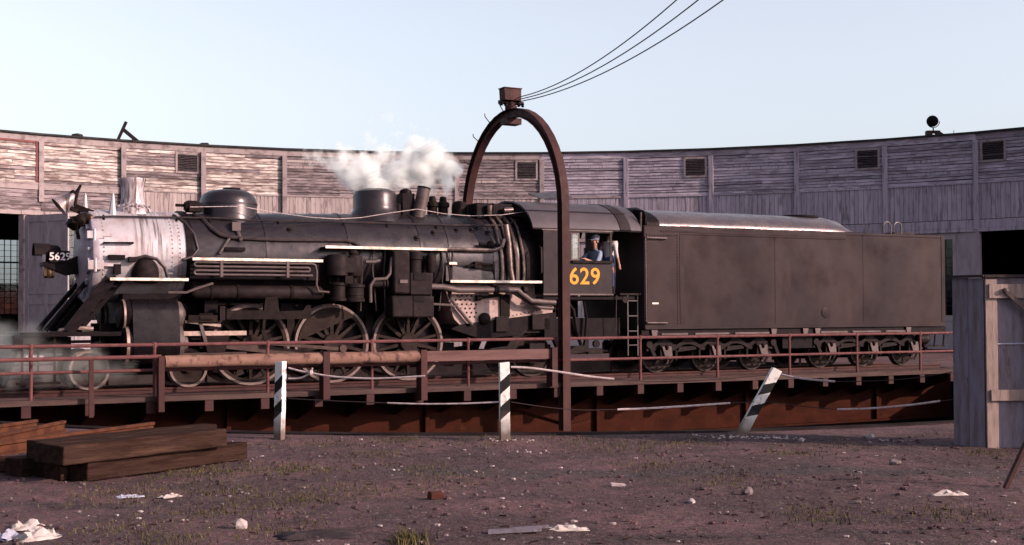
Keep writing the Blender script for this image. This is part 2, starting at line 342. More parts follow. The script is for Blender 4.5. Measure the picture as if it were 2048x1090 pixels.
class MB:
    def __init__(s):
        s.v, s.f = [], []
    def add(s, vs, fs):
        n = len(s.v)
        s.v += [Vector(v) for v in vs]
        s.f += [tuple(i + n for i in f) for f in fs]
        return s
    def box(s, x0, x1, y0, y1, z0, z1):
        return s.add([(x0, y0, z0), (x1, y0, z0), (x1, y1, z0), (x0, y1, z0), (x0, y0, z1), (x1, y0, z1), (x1, y1, z1), (x0, y1, z1)],
                     [(3, 2, 1, 0), (4, 5, 6, 7), (0, 1, 5, 4), (1, 2, 6, 5), (2, 3, 7, 6), (3, 0, 4, 7)])
    def hexa(s, pts):
        return s.add(pts, [(3, 2, 1, 0), (4, 5, 6, 7), (0, 1, 5, 4), (1, 2, 6, 5), (2, 3, 7, 6), (3, 0, 4, 7)])
    def bar(s, a, b, w, h, up=(0, 0, 1)):
        a, b = Vector(a), Vector(b)
        d = (b - a).normalized(); up = Vector(up)
        if abs(d.dot(up)) > .98: up = Vector((0, 1, 0))
        x = d.cross(up).normalized() * (w / 2); z = x.cross(d).normalized() * (h / 2)
        return s.hexa([a - x - z, b - x - z, b + x - z, a + x - z, a - x + z, b - x + z, b + x + z, a + x + z])
    def tube(s, pts, r, n=8, cap=True):
        pts = [Vector(p) for p in pts]
        rs = r if isinstance(r, (list, tuple)) else [r] * len(pts)
        base = len(s.v); prev = None
        for i, p in enumerate(pts):
            if i == 0: d = pts[1] - p
            elif i == len(pts) - 1: d = p - pts[-2]
            else: d = (pts[i + 1] - p).normalized() + (p - pts[i - 1]).normalized()
            d.normalize()
            if prev is None:
                x = d.orthogonal().normalized()
            else:
                x = (prev - d * prev.dot(d)).normalized()
            prev = x; y = d.cross(x)
            for k in range(n):
                a = 2 * math.pi * k / n
                s.v.append(p + (x * math.cos(a) + y * math.sin(a)) * rs[i])
        for i in range(len(pts) - 1):
            for k in range(n):
                a, b = base + i * n + k, base + i * n + (k + 1) % n
                s.f.append((a, b, b + n, a + n))
        if cap:
            s.f.append(tuple(base + k for k in range(n))[::-1])
            e = base + (len(pts) - 1) * n
            s.f.append(tuple(e + k for k in range(n)))
        return s
    def lathe(s, c, axis, prof, n=24, x0=None):
        """prof: list of (radius, distance along the axis)"""
        c, d = Vector(c), Vector(axis).normalized()
        x = Vector(x0) if x0 else d.orthogonal().normalized()
        y = d.cross(x); base = len(s.v)
        for r, t in prof:
            for k in range(n):
                a = 2 * math.pi * k / n
                s.v.append(c + d * t + (x * math.cos(a) + y * math.sin(a)) * r)
        for i in range(len(prof) - 1):
            for k in range(n):
                a, b = base + i * n + k, base + i * n + (k + 1) % n
                s.f.append((a, b, b + n, a + n))
        if prof[0][0] > 1e-5: s.f.append(tuple(base + k for k in range(n))[::-1])
        if prof[-1][0] > 1e-5:
            e = base + (len(prof) - 1) * n
            s.f.append(tuple(e + k for k in range(n)))
        return s
    def ring(s, c, axis, r0, r1, t0, t1, n=32):
        c, d = Vector(c), Vector(axis).normalized()
        x = d.orthogonal().normalized(); y = d.cross(x); base = len(s.v)
        for r, t in ((r0, t0), (r1, t0), (r1, t1), (r0, t1)):
            for k in range(n):
                a = 2 * math.pi * k / n
                s.v.append(c + d * t + (x * math.cos(a) + y * math.sin(a)) * r)
        for i in range(4):
            for k in range(n):
                a, b = base + i * n + k, base + i * n + (k + 1) % n
                j = ((i + 1) % 4 - i) * n
                s.f.append((a, b, b + j, a + j))
        return s
    def prism(s, poly, fn, d0, d1):
        """poly: 2-D outline; fn(a, b, d) -> point"""
        n = len(poly); base = len(s.v)
        for d in (d0, d1):
            for a, b in poly: s.v.append(Vector(fn(a, b, d)))
        s.f.append(tuple(base + i for i in range(n))); s.f.append(tuple(base + n + i for i in range(n))[::-1])
        for i in range(n):
            j = (i + 1) % n
            s.f.append((base + j, base + i, base + n + i, base + n + j))
        return s
    def blob(s, c, r, sub=2, jit=.0, sq=(1, 1, 1), seed=0):
        n1, n2 = 5 + sub * 2, 4 + sub
        c = Vector(c); base = len(s.v); rows = []
        for i in range(n2 + 1):
            th = math.pi * i / n2; row = []
            for k in range(1 if i in (0, n2) else n1):
                ph = 2 * math.pi * k / n1
                d = Vector((math.sin(th) * math.cos(ph), math.sin(th) * math.sin(ph), math.cos(th)))
                q = 1 + jit * noise.noise(d * 1.7 + Vector((seed * 3.1, seed, 0)))
                row.append(len(s.v)); s.v.append(c + Vector((d.x * sq[0], d.y * sq[1], d.z * sq[2])) * r * q)
            rows.append(row)
        for i in range(n2):
            a, b = rows[i], rows[i + 1]
            for k in range(n1):
                k2 = (k + 1) % n1
                if len(a) == 1: s.f.append((a[0], b[k], b[k2]))
                elif len(b) == 1: s.f.append((a[k], b[0], a[k2]))
                else: s.f.append((a[k], b[k], b[k2], a[k2]))
        return s
    def mesh(s, name, m=None, off=None, sharp=38):
        me = bpy.data.meshes.new(name)
        vs = [v - off for v in s.v] if off is not None else s.v
        me.from_pydata([tuple(v) for v in vs], [], s.f)
        me.update()
        if m: me.materials.append(MATS[m])
        if sharp:
            import bmesh
            bm = bmesh.new(); bm.from_mesh(me)
            bmesh.ops.recalc_face_normals(bm, faces=bm.faces)
            bm.to_mesh(me); bm.free()
            me.shade_smooth(); me.set_sharp_from_angle(angle=R(sharp))
        return me
    def build(s, name, m, parent=None, sharp=38, origin=None):
        off = OFF.get(parent.name) if parent else (Vector(origin) if origin is not None else None)
        o = bpy.data.objects.new(name, s.mesh(name, m, off, sharp))
        COL.objects.link(o)
        if parent:
            o.parent = parent
            if off is not None: OFF[o.name] = off
        elif origin is not None:
            o.location = origin; OFF[o.name] = Vector(origin)
        return o

def place(name, me, parent=None, loc=(0, 0, 0), rot=(0, 0, 0), scale=None):
    o = bpy.data.objects.new(name, me); COL.objects.link(o)
    if parent:
        o.parent = parent
        if parent.name in OFF: loc = Vector(loc) - OFF[parent.name]
    o.location = loc; o.rotation_euler = rot
    if scale: o.scale = scale
    return o

def empty(name, loc=(0, 0, 0), rz=0.0, off=None):
    o = bpy.data.objects.new(name, None); COL.objects.link(o)
    o.empty_display_size = .3
    o.location = loc; o.rotation_euler = (0, 0, rz)
    if off is not None: OFF[o.name] = Vector(off)
    return o

def bevel(o, w=.01, seg=2):
    b = o.modifiers.new('bevel', 'BEVEL'); b.width = w; b.segments = seg; b.limit_method = 'ANGLE'
    return o

def text_mesh(txt, size, depth, m, bold=0.0, spacing=1.0):
    cu = bpy.data.curves.new('lettering', 'FONT')
    cu.body = txt; cu.size = size; cu.extrude = depth; cu.offset = bold; cu.space_character = spacing
    cu.align_x = 'CENTER'; cu.align_y = 'CENTER'; cu.resolution_u = 6
    t = bpy.data.objects.new('lettering', cu); COL.objects.link(t)
    bpy.context.view_layer.update()
    me = bpy.data.meshes.new_from_object(t.evaluated_get(bpy.context.evaluated_depsgraph_get()))
    bpy.data.objects.remove(t); bpy.data.curves.remove(cu)
    me.materials.clear(); me.materials.append(MATS[m])
    return me

TH = R(28.1)
TC = Vector((0, 33.5, .15))             # turntable centre, top of rail
def T(u, v, w):                          # turntable frame -> world
    c, s = math.cos(TH), math.sin(TH)
    return Vector((TC.x + u * c - v * s, TC.y + u * s + v * c, TC.z + w))

# ================================================================ ground and pit
def gz(x, y):
    d = max(0.0, min(1.0, (math.hypot(x - TC.x, y - TC.y) - 15.35) / .8))
    a = noise.noise(Vector((x * .35, y * .35, 1.3))) * .05 + noise.noise(Vector((x * 1.3, y * 1.3, 4.1))) * .022
    a += noise.noise(Vector((x * 4.5, y * 4.5, 7.7))) * .018 + noise.noise(Vector((x * 11, y * 11, 2.2))) * .011
    return (a - .004) * d
PR = 15.2
def build_ground():
    angs = [-90 - 38 + i * .16 for i in range(int(76 / .16) + 1)]
    a = angs[-1] + 2
    while a < 270 - 38 - .5:
        angs.append(a); a += 2
    rads = [PR, PR + .16]
    r = PR + .26
    while r < 29: rads.append(r); r += .10
    while r < 60: rads.append(r); r += 1.5
    rads += [80, 120, 200, 400, 800, 1500]
    v, f = [], []
    na = len(angs)
    for r in rads:
        for k, a in enumerate(angs):
            x, y = TC.x + r * math.cos(R(a)), TC.y + r * math.sin(R(a))
            fine = (k <= 475 and r < 29)
            v.append((x, y, gz(x, y) if fine else 0.0))
    for i in range(len(rads) - 1):
        for k in range(na):
            k2 = (k + 1) % na
            f.append((i * na + k, i * na + k2, (i + 1) * na + k2, (i + 1) * na + k))
    me = bpy.data.meshes.new('ground'); me.from_pydata(v, [], f); me.update(); me.shade_smooth()
    me.flip_normals() if me.polygons[10].normal.z < 0 else None
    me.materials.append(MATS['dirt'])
    o = bpy.data.objects.new('ground', me); COL.objects.link(o); tag(o, kind='structure')
build_ground()
b = MB(); b.lathe((TC.x, TC.y, -1.95), (0, 0, 1), [(PR + .3, -.1), (PR + .3, 0)], 96)
tag(b.build('pit_floor', 'pitdirt'), kind='structure')
b = MB(); b.ring((TC.x, TC.y, 0), (0, 0, 1), PR - .12, PR + .17, -1.95, .022, 160)
tag(b.build('pit_wall', 'concrete'), kind='structure')
b = MB(); b.ring((TC.x, TC.y, 0), (0, 0, 1), 13.5, 13.57, -1.95, -1.8, 120)
tag(b.build('pit_ring_rail', 'railrust'), kind='structure')

# ================================================================ roundhouse
RC, RR = Vector((.8, 28.4, 0)), 35.7
def W(ang, z, r=RR):
    a = R(ang); return Vector((RC.x + r * math.sin(a), RC.y + r * math.cos(a), z))
rh = empty('roundhouse', W(0, 0), off=W(0, 0))
tag(rh, 'long curved wooden roundhouse with peeling clapboards wrapping around the turntable', 'roundhouse')
POST = [-49.5, -43.6, -37.7, -31.8, -25.8, -19.5, -12.6, -5.7, 1.2, 8.0, 14.8, 21.5, 28.2, 34.8, 41.5, 48.0]
_mc = {}
def board_mesh(kind, L, h, t0, t1, m):
    key = (kind, round(L, 2), h, m)
    if key not in _mc:
        b = MB()
        if kind == 'h':      # lapped board: thick lower edge
            b.prism([(0, 0), (-t0, 0), (-t1, h), (0, h)], lambda a, c, d: (d, a, c), 0, L)
        else:
            b.box(0, h, -t0, 0, 0, L)
        _mc[key] = b.mesh('board', m, sharp=20)
    return _mc[key]
rng = random.Random(77)
for i in range(len(POST) - 1):
    a0, a1 = POST[i], POST[i + 1]
    A, B = W(a0, 0), W(a1, 0)
    d = (B - A); L = d.length; d.normalize(); rz = math.atan2(d.y, d.x)
    nrm = Vector((d.y, -d.x, 0))        # towards the turntable
    left = a1 <= -31
    vis = -50 < a0 < 40
    zl = 6.35 if left else 5.45
    def loc(x, y, z): return A + d * x - nrm * y + Vector((0, 0, z))
    def part(name, m, boxes, parent=rh, bev=0):
        b = MB()
        for (x0, x1, y0, y1, z0, z1) in boxes: b.box(x0, x1, y0, y1, z0, z1)
        o = place(name, b.mesh(name, m), parent, loc(0, 0, 0), (0, 0, rz))
        return o
    cm_ = 'clap' if a1 <= -19 else ('clapworn' if a1 <= 2 else 'clapgrey_shade')
    vm = 'vertwood' if a1 <= 2 else 'vertgrey_shade'
    pan = part('wall_panel', 'backing', [(-.02, L + .02, .002, .2, zl, 9.95)])
    OFF[pan.name] = Vector((0, 0, 0))
    def onpan(name, me, x, y, z, rot=(0, 0, 0)):
        o = bpy.data.objects.new(name, me); COL.objects.link(o); o.parent = pan
        o.location = (x, y, z); o.rotation_euler = rot
        return o
    zc0 = 7.72 if not left else 7.78
    n = 13; ph = (9.62 - zc0) / n
    if vis:
        for k in range(n):
            cuts = [0, L]
            if rng.random() < .5: cuts = [0, round(L * rng.uniform(.25, .75), 1), L]
            for q in range(len(cuts) - 1):
                l = round(cuts[q + 1] - cuts[q] - .012, 2)
                onpan('clapboard', board_mesh('h', l, round(ph - .014, 3), .040, .012, cm_ if rng.random() < .84 else {'clap': 'clapworn', 'clapworn': 'vertwood', 'clapgrey_shade': 'vertgrey_shade'}[cm_]), cuts[q] + .005, rng.uniform(-.014, .0), zc0 + k * ph + rng.uniform(-.008, .008), (0, rng.uniform(-.007, .007), 0))
        if left:
            for k in range(6):
                onpan('clapboard', board_mesh('h', round(L - .02, 2), .162, .034, .014, 'clapworn'), .01, rng.uniform(-.006, 0), 6.42 + k * .176, (0, rng.uniform(-.004, .004), 0))
            part('belt_rail', 'trimwood', [(-.02, L + .02, -.075, -.001, 7.48, 7.72), (-.02, L + .02, -.10, -.001, 7.72, 7.775)])
        else:
            x = 0.03; 
            while x < L - .1:
                wv = rng.choice((.19, .21, .235))
                wv = min(wv, L - .02 - x)
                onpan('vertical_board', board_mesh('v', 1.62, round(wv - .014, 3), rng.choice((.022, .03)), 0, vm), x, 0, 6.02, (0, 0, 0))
                x += wv
            part('belt_rail', 'vertgrey_shade' if a0 > 5 else 'trimwood', [(-.02, L + .02, -.07, -.001, 7.645, 7.72)])
    part('fascia_board', 'clapgrey_shade' if a1 > 2 else 'trimwood', [(-.015, L + .015, -.045, -.001, 9.635, 9.925)])
    part('cornice', 'rooftar', [(-.03, L + .03, -.16, .25, 9.93, 10.01)])
    part('lintel_beam', ('vertgrey_shade' if a0 > 5 else 'trimwood') if not left else 'vertwood', [(-.02, L + .02, -.09, -.001, zl, zl + .16), (-.02, L + .02, -.05, -.001, zl + .17, min(zl + .54, 6.0) if not left else zl + .05)])
    # post at the bay's left end and the pier below it
    part('post', 'vertgrey_shade' if a0 > 5 else 'trimwood', [(-.11, .11, -.24 if -32 < a0 < -19 else -.13, .1, 6.95 if a0 < -31 else zl + .1, 9.63)])
    wide = .95 if abs(a0 - 34.8) < .1 else .5
    part('door_pier', 'doorpaint' if a0 > 20 or a0 < -36 else 'vertwood', [(-wide, .12, -.06, .24, 0, zl - .002)])
    # louvred vent near the right post
    for (va, nm) in ((-27.0, 1), (-.05, 1), (13.55, 1), (26.9, 1), (36.05, 1)):
        if a0 < va < a1:
            x = (va - a0) / (a1 - a0) * L
            vt = part('louvered_vent', 'trimwood', [(x - .57, x - .47, -.075, .02, 8.58, 9.6), (x + .47, x + .57, -.075, .02, 8.58, 9.6), (x - .47, x + .47, -.075, .02, 9.5, 9.6), (x - .47, x + .47, -.085, .02, 8.58, 8.67)])
            bk = MB(); bk.box(x - .47, x + .47, -.045, -.04, 8.67, 9.5)
            o = bpy.data.objects.new('vent_backing', bk.mesh('vent_backing', 'sash')); COL.objects.link(o); o.parent = vt
            sm = MB(); sm.bar((-.465, 0, 0), (.465, 0, 0), .012, .085, (0, .75, .66))
            sme = sm.mesh('slat', 'louver')
            for k in range(10):
                o = bpy.data.objects.new('slat', sme); COL.objects.link(o); o.parent = vt
                o.location = (x, -.062, 8.71 + k * .081)
    # doors
    is_open = (a0 < -40) or (a0 > 34)
    if not is_open:
        dl = MB(); x0, x1 = .12, (L - (.95 if abs(a1 - 34.8) < .1 else .5)); xm = (x0 + x1) / 2
        for q, (xa, xb) in enumerate(((x0, xm - .01), (xm + .01, x1))):
            lf = part('door_leaf', 'doorpaint', [(xa, xa + .14, .02, .09, .1, zl - .01), (xb - .14, xb, .02, .09, .1, zl - .01), (xa + .14, xb - .14, .02, .09, .1, .4), (xa + .14, xb - .14, .02, .09, 1.4, 1.65),
                  (xa + .14, xb - .14, .02, .09, zl - .3, zl - .01), (xa + .14, xb - .14, .05, .08, .4, 1.4)])
            g = []
            nc, nr = 4, 8
            for c in range(1, nc): xx = xa + .14 + (xb - xa - .28) * c / nc; g.append((xx - .016, xx + .016, .035, .075, 1.65, zl - .3))
            for r_ in range(1, nr): zz = 1.65 + (zl - 1.95) * r_ / nr; g.append((xa + .14, xb - .14, .038, .072, zz - .016, zz + .016))
            mus = [part('muntin_bar', 'sash', [q_]) for q_ in g]
            gl = part('pane_sheet', 'glass', [(xa + .141, xb - .141, .052, .058, 1.651, zl - .301)])
            for o in mus + [gl]:
                o.parent = lf; o.location = (0, 0, 0); o.rotation_euler = (0, 0, 0)

# red framed hatch in the leftmost bay
A, B = W(-43.6, 0), W(-37.7, 0); d = (B - A); L = d.length; d.normalize(); rz = math.atan2(d.y, d.x)
b = MB()
xa, xb = (-40.75 + 43.6) / 5.9 * L, (-37.95 + 43.6) / 5.9 * L
for (x0, x1, z0, z1) in ((xa, xa + .09, 7.8, 9.66), (xb - .09, xb, 7.8, 9.66), (xa + .09, xb - .09, 9.57, 9.66)): b.box(x0, x1, -.06, -.002, z0, z1)
place('hatch_frame', b.mesh('hatch_frame', 'redtrim'), rh, A, (0, 0, rz))
# open door leaf standing in front of the wall, and the jamb at its left
A = W(-38.9, 0, RR - .3); B = A + Vector((.894, -.447, 0)) * 2.55; d = (B - A); L = d.length; d.normalize(); rz = math.atan2(d.y, d.x)
b = MB(); z1 = 6.28
b.box(0, .2, -.04, .04, .12, z1); b.box(L - .2, L, -.04, .04, .12, z1); b.box(L / 2 - .09, L / 2 + .09, -.04, .04, .12, z1)
for z in (.12, 2.35, 2.8, z1 - .3): b.box(.2, L / 2 - .09, -.04, .04, z, z + .3); b.box(L / 2 + .09, L - .2, -.04, .04, z, z + .3)
lf = place('open_door_leaf', b.mesh('open_door_leaf', 'doorpaint'), rh, A, (0, 0, rz))
b = MB()
for (x0, x1) in ((.2, L / 2 - .09), (L / 2 + .09, L - .2)):
    for (q0, q1) in ((.42, 2.35), (2.65, 2.8), (3.1, z1 - .3)): b.box(x0, x1, -.012, .012, q0, q1)
o = bpy.data.objects.new('door_panel', b.mesh('door_panel', 'doorpaint')); COL.objects.link(o); o.parent = lf
b = MB(); b.box(.95, 1.07, -.07, -.041, 1.15, 1.55)
o = bpy.data.objects.new('door_hasp', b.mesh('door_hasp', 'sash')); COL.objects.link(o); o.parent = lf
b = MB(); b.box(-.34, -.02, -.1, .16, 0, 6.3)
place('door_jamb', b.mesh('door_jamb', 'trimwood'), rh, A, (0, 0, rz))
# roof, rear wall, end walls
b = MB()
segs = list(range(-49, 49, 7)) + [48]
segs = [-49.5] + [s for s in range(-45, 48, 5)] + [48]
for i in range(len(segs) - 1):
    a, c = segs[i], segs[i + 1]
    b.hexa([W(a, 9.9, RR + .22), W(c, 9.9, RR + .22), W(c, 7.2, RR + 24.4), W(a, 7.2, RR + 24.4), W(a, 10.0, RR + .24), W(c, 10.0, RR + .24), W(c, 7.35, RR + 24.4), W(a, 7.35, RR + 24.4)])
b.build('roof', 'rooftar', rh)
b = MB()
def rw(a, c, z0, z1): b.hexa([W(a, z0, RR + 24), W(c, z0, RR + 24), W(c, z0, RR + 24.3), W(a, z0, RR + 24.3), W(a, z1, RR + 24), W(c, z1, RR + 24), W(c, z1, RR + 24.3), W(a, z1, RR + 24.3)])
s2 = [-49.5, -45, -41, -37, -33.4]
for i in range(4): rw(s2[i], s2[i + 1], 0, 7.25)
rw(-33.4, -31.6, 0, 2.0); rw(-33.4, -31.6, 6.7, 7.25)
s2 = [-31.6, -27, -22, -17, -12, -7, -2, 3, 8, 13, 18, 23, 28, 33, 38, 43, 48]
for i in range(len(s2) - 1): rw(s2[i], s2[i + 1], 0, 7.25)
for a in (-49.4, 47.9):
    b.hexa([W(a, 0, RR), W(a + .3, 0, RR), W(a + .3, 0, RR + 24), W(a, 0, RR + 24), W(a, 9.85, RR), W(a + .3, 9.85, RR), W(a + .3, 7.2, RR + 24), W(a, 7.2, RR + 24)])
b.build('rear_wall', 'interior', rh)
A, B = W(-33.4, 0, RR + 24.1), W(-31.6, 0, RR + 24.1); d = (B - A); L = d.length; rz = math.atan2(d.y, d.x)
b = MB()
for k in range(6): x = L * k / 5; b.box(x - .025, x + .025, -.03, .03, 2.0, 6.7)
wnd = place('rear_window', b.mesh('rear_window', 'sash'), rh, A, (0, 0, rz))
for k in range(14):
    z = 2.0 + 4.7 * k / 13; e = .05 if k in (0, 9, 13) else .02
    o = bpy.data.objects.new('muntin_bar', MB().box(0, L, -.026, .026, z - e, z + e).mesh('muntin_bar', 'sash')); COL.objects.link(o); o.parent = wnd
pm = MB(); pm.box(.03, L / 5 - .03, -.003, .003, .03, 4.7 / 13 - .03); pme = pm.mesh('pane', 'glass')
for k in range(5):
    for j in range(13):
        if (k, j) == (2, 1): continue
        o = bpy.data.objects.new('pane', pme); COL.objects.link(o); o.parent = wnd
        o.location = (L * k / 5, 0, 2.0 + 4.7 * j / 13)
# brick building beyond the roundhouse, seen through that window
bb = empty('brick_building', (-44, 112, 0), off=(-44, 112, 0))
tag(bb, 'low red brick building seen through the panes of the roundhouse rear window', 'building')
b = MB(); b.box(-60, -28, 112, 122, 0, 4.6); b.build('wall', 'brick', bb)
b = MB(); b.box(-60.4, -27.6, 111.6, 122.4, 4.61, 4.9); b.build('roof', 'rooftar', bb)
for k in range(6):
    b = MB(); b.box(-57 + k * 5, -55.4 + k * 5, 111.9, 111.99, 1.2, 2.9); b.build('window', 'sash', bb)

# things on the roof edge
fa = empty('roof_brace', W(-31.4, 10.012, RR + .6), off=W(-31.4, 10.012, RR + .6))
tag(fa, 'broken timber brace shaped like a leaning A on the roof edge', 'brace')
b = MB(); b.bar(W(-32.0, 9.99, RR + .5), W(-31.35, 10.93, RR + .5), .12, .13); b.build('upright', 'black', fa)
b = MB(); b.bar(W(-31.6, 10.62, RR + .62), W(-30.3, 9.98, RR + .62), .13, .15); b.bar(W(-30.75, 10.2, RR + .75), W(-30.3, 9.98, RR + .75), .12, .22); b.build('strut', 'black', fa)
b = MB(); b.lathe(W(-34.8, 10.0, RR + .7), (0, 0, 1), [(.2, 0), (.2, .1), (.26, .12), (.24, .2), (.0, .26)], 14)
tag(b.build('roof_vent', 'rooftar', origin=W(-34.8, 10.0, RR + .7)), 'small capped roof vent on the edge above the leftmost wall bays', 'vent')
b = MB(); q = W(-25.6, 10.01, RR + .5); b.prism([(-.24, 0), (.24, 0), (.24, .14), (-.05, .14), (-.24, .05)], lambda a, c, d: (q.x + a, q.y + d, q.z + c), -.15, .15)
tag(b.build('roof_block', 'rooftar', origin=q), 'small dark block on the roof edge behind the sand dome', 'block')
fl = empty('floodlight', W(31.6, 10.012, RR + .5), off=W(31.6, 10.012, RR + .5))
tag(fl, 'round floodlight on a low stand at the right roof edge', 'floodlight')
q = W(31.6, 10.012, RR + .5); td = Vector((-.5, -.8, -.1)).normalized()
b = MB(); b.box(q.x - .36, q.x - .1, q.y - .15, q.y + .15, q.z, q.z + .27); b.box(q.x + .1, q.x + .25, q.y - .15, q.y + .15, q.z, q.z + .27); b.box(q.x - .1, q.x + .1, q.y - .15, q.y + .15, q.z + .16, q.z + .27); b.bar(q + Vector((.25, 0, .2)), q + Vector((.5, 0, .02)), .12, .1); b.build('stand', 'black', fl)
hc = q + Vector((-.02, 0, .72))
b = MB(); b.lathe(hc, td, [(.0, -.2), (.14, -.19), (.22, -.1), (.25, .0), (.25, .14), (.27, .15), (.27, .18)], 20); hd = b.build('lamp_head', 'black', fl)
b = MB(); b.lathe(hc, td, [(.245, .181), (.2, .2), (.0, .21)], 20); b.build('lens', 'black', hd)
b = MB(); b.tube([hc + Vector((.3 * math.cos(t), 0, .3 * math.sin(t))) for t in [math.pi + math.pi * k / 10 for k in range(11)]], .018, 6); b.tube([q + Vector((-.02, 0, .26)), hc + Vector((0, 0, -.3))], .03, 6); b.build('yoke', 'black', fl)
b = MB(); b.tube([q + Vector((.95, 0, 0)), q + Vector((.93, 0, .3))], .015, 5)
b.build('cable_stub', 'black', fl)

# ================================================================ turntable
tt = empty('turntable', T(0, 0, -2.1), TH, off=(0, 0, -1.95))
tt.location = T(0, 0, -1.95)
tag(tt, 'rusty steel turntable bridge with walkways, red handrails and an arch overhead', 'turntable')
UL = 14.75
for s in (-1, 1):
    b = MB(); v = 1.2 * s
    b.box(-UL, UL, v - .012, v + .012, -1.55, -.36)
    b.box(-UL, UL, v - .17, v + .17, -1.60, -1.552); b.box(-UL, UL, v - .17, v + .17, -.358, -.31)
    gd = b.build('girder', 'girder', tt)
    st = MB(); st.box(-.05, .05, v + .013 * s, v + .14 * s, -1.55, -.37) if s > 0 else st.box(-.05, .05, v - .14, v - .013, -1.55, -.37)
    me = st.mesh('stiffener', 'girder', Vector((0, 0, -1.95)))
    for k in range(-11, 12, 4):
        o = bpy.data.objects.new('stiffener', me); COL.objects.link(o); o.parent = gd; o.location = (k * 1.22 + .6, 0, 0)
for k in range(-11, 12):     # outrigger brackets carrying both walkways
    u = k * 1.22 - .2
    for s in (-1, 1):
        b = MB()
        b.box(u - .05, u + .05, min(1.38 * s, 2.548 * s), max(1.38 * s, 2.548 * s), -.30, -.19)
        b.prism([(1.21 * s, -.301), (2.545 * s, -.301), (2.545 * s, -.40), (1.21 * s, -.80)], lambda a_, c_, d_: (d_, a_, c_), u - .015, u + .015)
        wb = b.build('walkway_bracket', 'girder', tt)
        MB().box(u - .09, u + .09, min(2.55 * s, 2.70 * s), max(2.55 * s, 2.70 * s), -.42, -.185).build('bracket_end', 'archpaint', wb)
for s in (-1, 1):
    b = MB(); b.box(-UL, UL, min(2.66 * s, 2.72 * s), max(2.66 * s, 2.72 * s), -.183, -.075)
    wk = b.build('walkway', 'plank', tt)
    rg = random.Random(3)
    for k in range(12):
        for j in range(5):
            v0 = 1.42 + j * .248
            b = MB(); b.box(0, 2.44, 0, .236, 0, .05)
            key = ('plank', j % 2)
            if key not in _mc: _mc[key] = b.mesh('plank', 'plank')
            o = bpy.data.objects.new('plank', _mc[key]); COL.objects.link(o); o.parent = wk
            vv = v0 if s > 0 else -v0 - .236
            o.location = (-UL + .03 + k * 2.45, vv, 1.95 - .13 + rg.uniform(-.006, .008)); o.rotation_euler = (rg.uniform(-.012, .012), rg.uniform(-.002, .002), 0)
b = MB()
tie_me = MB().box(-.12, .12, -1.38, 1.38, -.3, -.165).mesh('tie', 'timber', Vector((0, 0, -1.95)))
dk = MB().box(-UL, UL, -.55, .55, -.163, -.11).build('center_deck', 'plank', tt)
for k in range(-29, 30):
    o = bpy.data.objects.new('tie', tie_me); COL.objects.link(o); o.parent = tt; o.location = (k * .5, 0, 0)
RAILP = [(-.07, 0), (.07, 0), (.07, .012), (.012, .035), (.012, .105), (.036, .118), (.036, .148), (.028, .155), (-.028, .155), (-.036, .148), (-.036, .118), (-.012, .105), (-.012, .035), (-.07, .012)]
for s in (-1, 1):
    b = MB(); b.prism(RAILP, lambda a, c, d: (d, a + .755 * s, c - .156), -UL, UL)
    rl = b.build('running_rail', 'archpaint', tt)
    MB().box(-UL, UL, .755 * s - .03, .755 * s + .03, -.0005, .004).build('rail_head', 'railtop', rl)
# handrails: posts every 2.45 m
for s in (-1, 1):
    v = 2.6 * s
    hb = MB(); hb.tube([(-UL + .1, v, 1.0), (UL - .6, v, 1.0)], .038, 8)
    hr = hb.build('handrail', 'oxide', tt)
    b = MB(); b.tube([(-UL + .1, v, .47), (UL - .6, v, .47)], .034, 8); b.build('middle_rail', 'oxide', hr)
    pme = MB().tube([(0, v, -.08), (0, v, .99)], .036, 8).mesh('handrail_post', 'oxide', Vector((0, 0, -1.95)))
    fme = MB().lathe((0, v, 1.0), (0, 0, 1), [(.0, -.07), (.05, -.065), (.053, 0), (.048, .045), (0, .06)], 8).mesh('rail_fitting', 'oxide', Vector((0, 0, -1.95)))
    for k in range(11):
        for nm, me in (('handrail_post', pme), ('rail_fitting', fme)):
            o = bpy.data.objects.new(nm, me); COL.objects.link(o); o.parent = hr; o.location = (-12.3 + 2.432 * k, 0, 0)
# long beams hung outside the near walkway
b = MB(); b.tube([(-9.72 + .45 * k, -2.87 + .008 * math.sin(k * 1.3), .645 + .006 * math.sin(k * 2.1)) for k in range(14)], [.135 + .006 * math.sin(k * 1.7) for k in range(14)], 14)
b.build('round_beam', 'logbeam', tt)
b = MB(); b.box(-3.84, -.45, -2.95, -2.76, .53, .765); b.build('square_beam', 'squarebeam', tt)
for (u, z0) in ((-6.23, -.25), (-3.89, -.35), (-.45, -.15)):
    b = MB(); b.box(u - .075, u - .06, -3.02, -2.73, z0, .80); b.box(u - .06, u + .06, -3.02, -3.0, z0, .80); b.box(u + .06, u + .075, -3.02, -2.73, z0, .80)
    b.build('beam_hanger', 'archpaint', tt)
b = MB(); b.box(-9.86, -9.74, -2.98, -2.74, -.38, .77); b.build('beam_hanger', 'archpaint', tt)
b = MB(); b.tube([(-UL, -2.92, .74), (-9.8, -2.92, .76)], .042, 8); lo = b.build('lower_rail', 'oxide', tt)
b = MB(); b.box(-11.235, -11.145, -2.94, -2.87, -.44, .72); b.build('lower_rail_post', 'archpaint', lo)
b = MB(); b.box(-13.1, -13.01, -2.94, -2.87, -.44, .72); b.build('lower_rail_post', 'archpaint', lo)
b = MB(); b.bar((-.9, -1.6, -.75), (.2, -2.62, -1.15), .08, .08); b.bar((.15, -2.6, -1.17), (.85, -2.5, -1.05), .05, .09); b.build('arch_foot_brace', 'girder', tt)
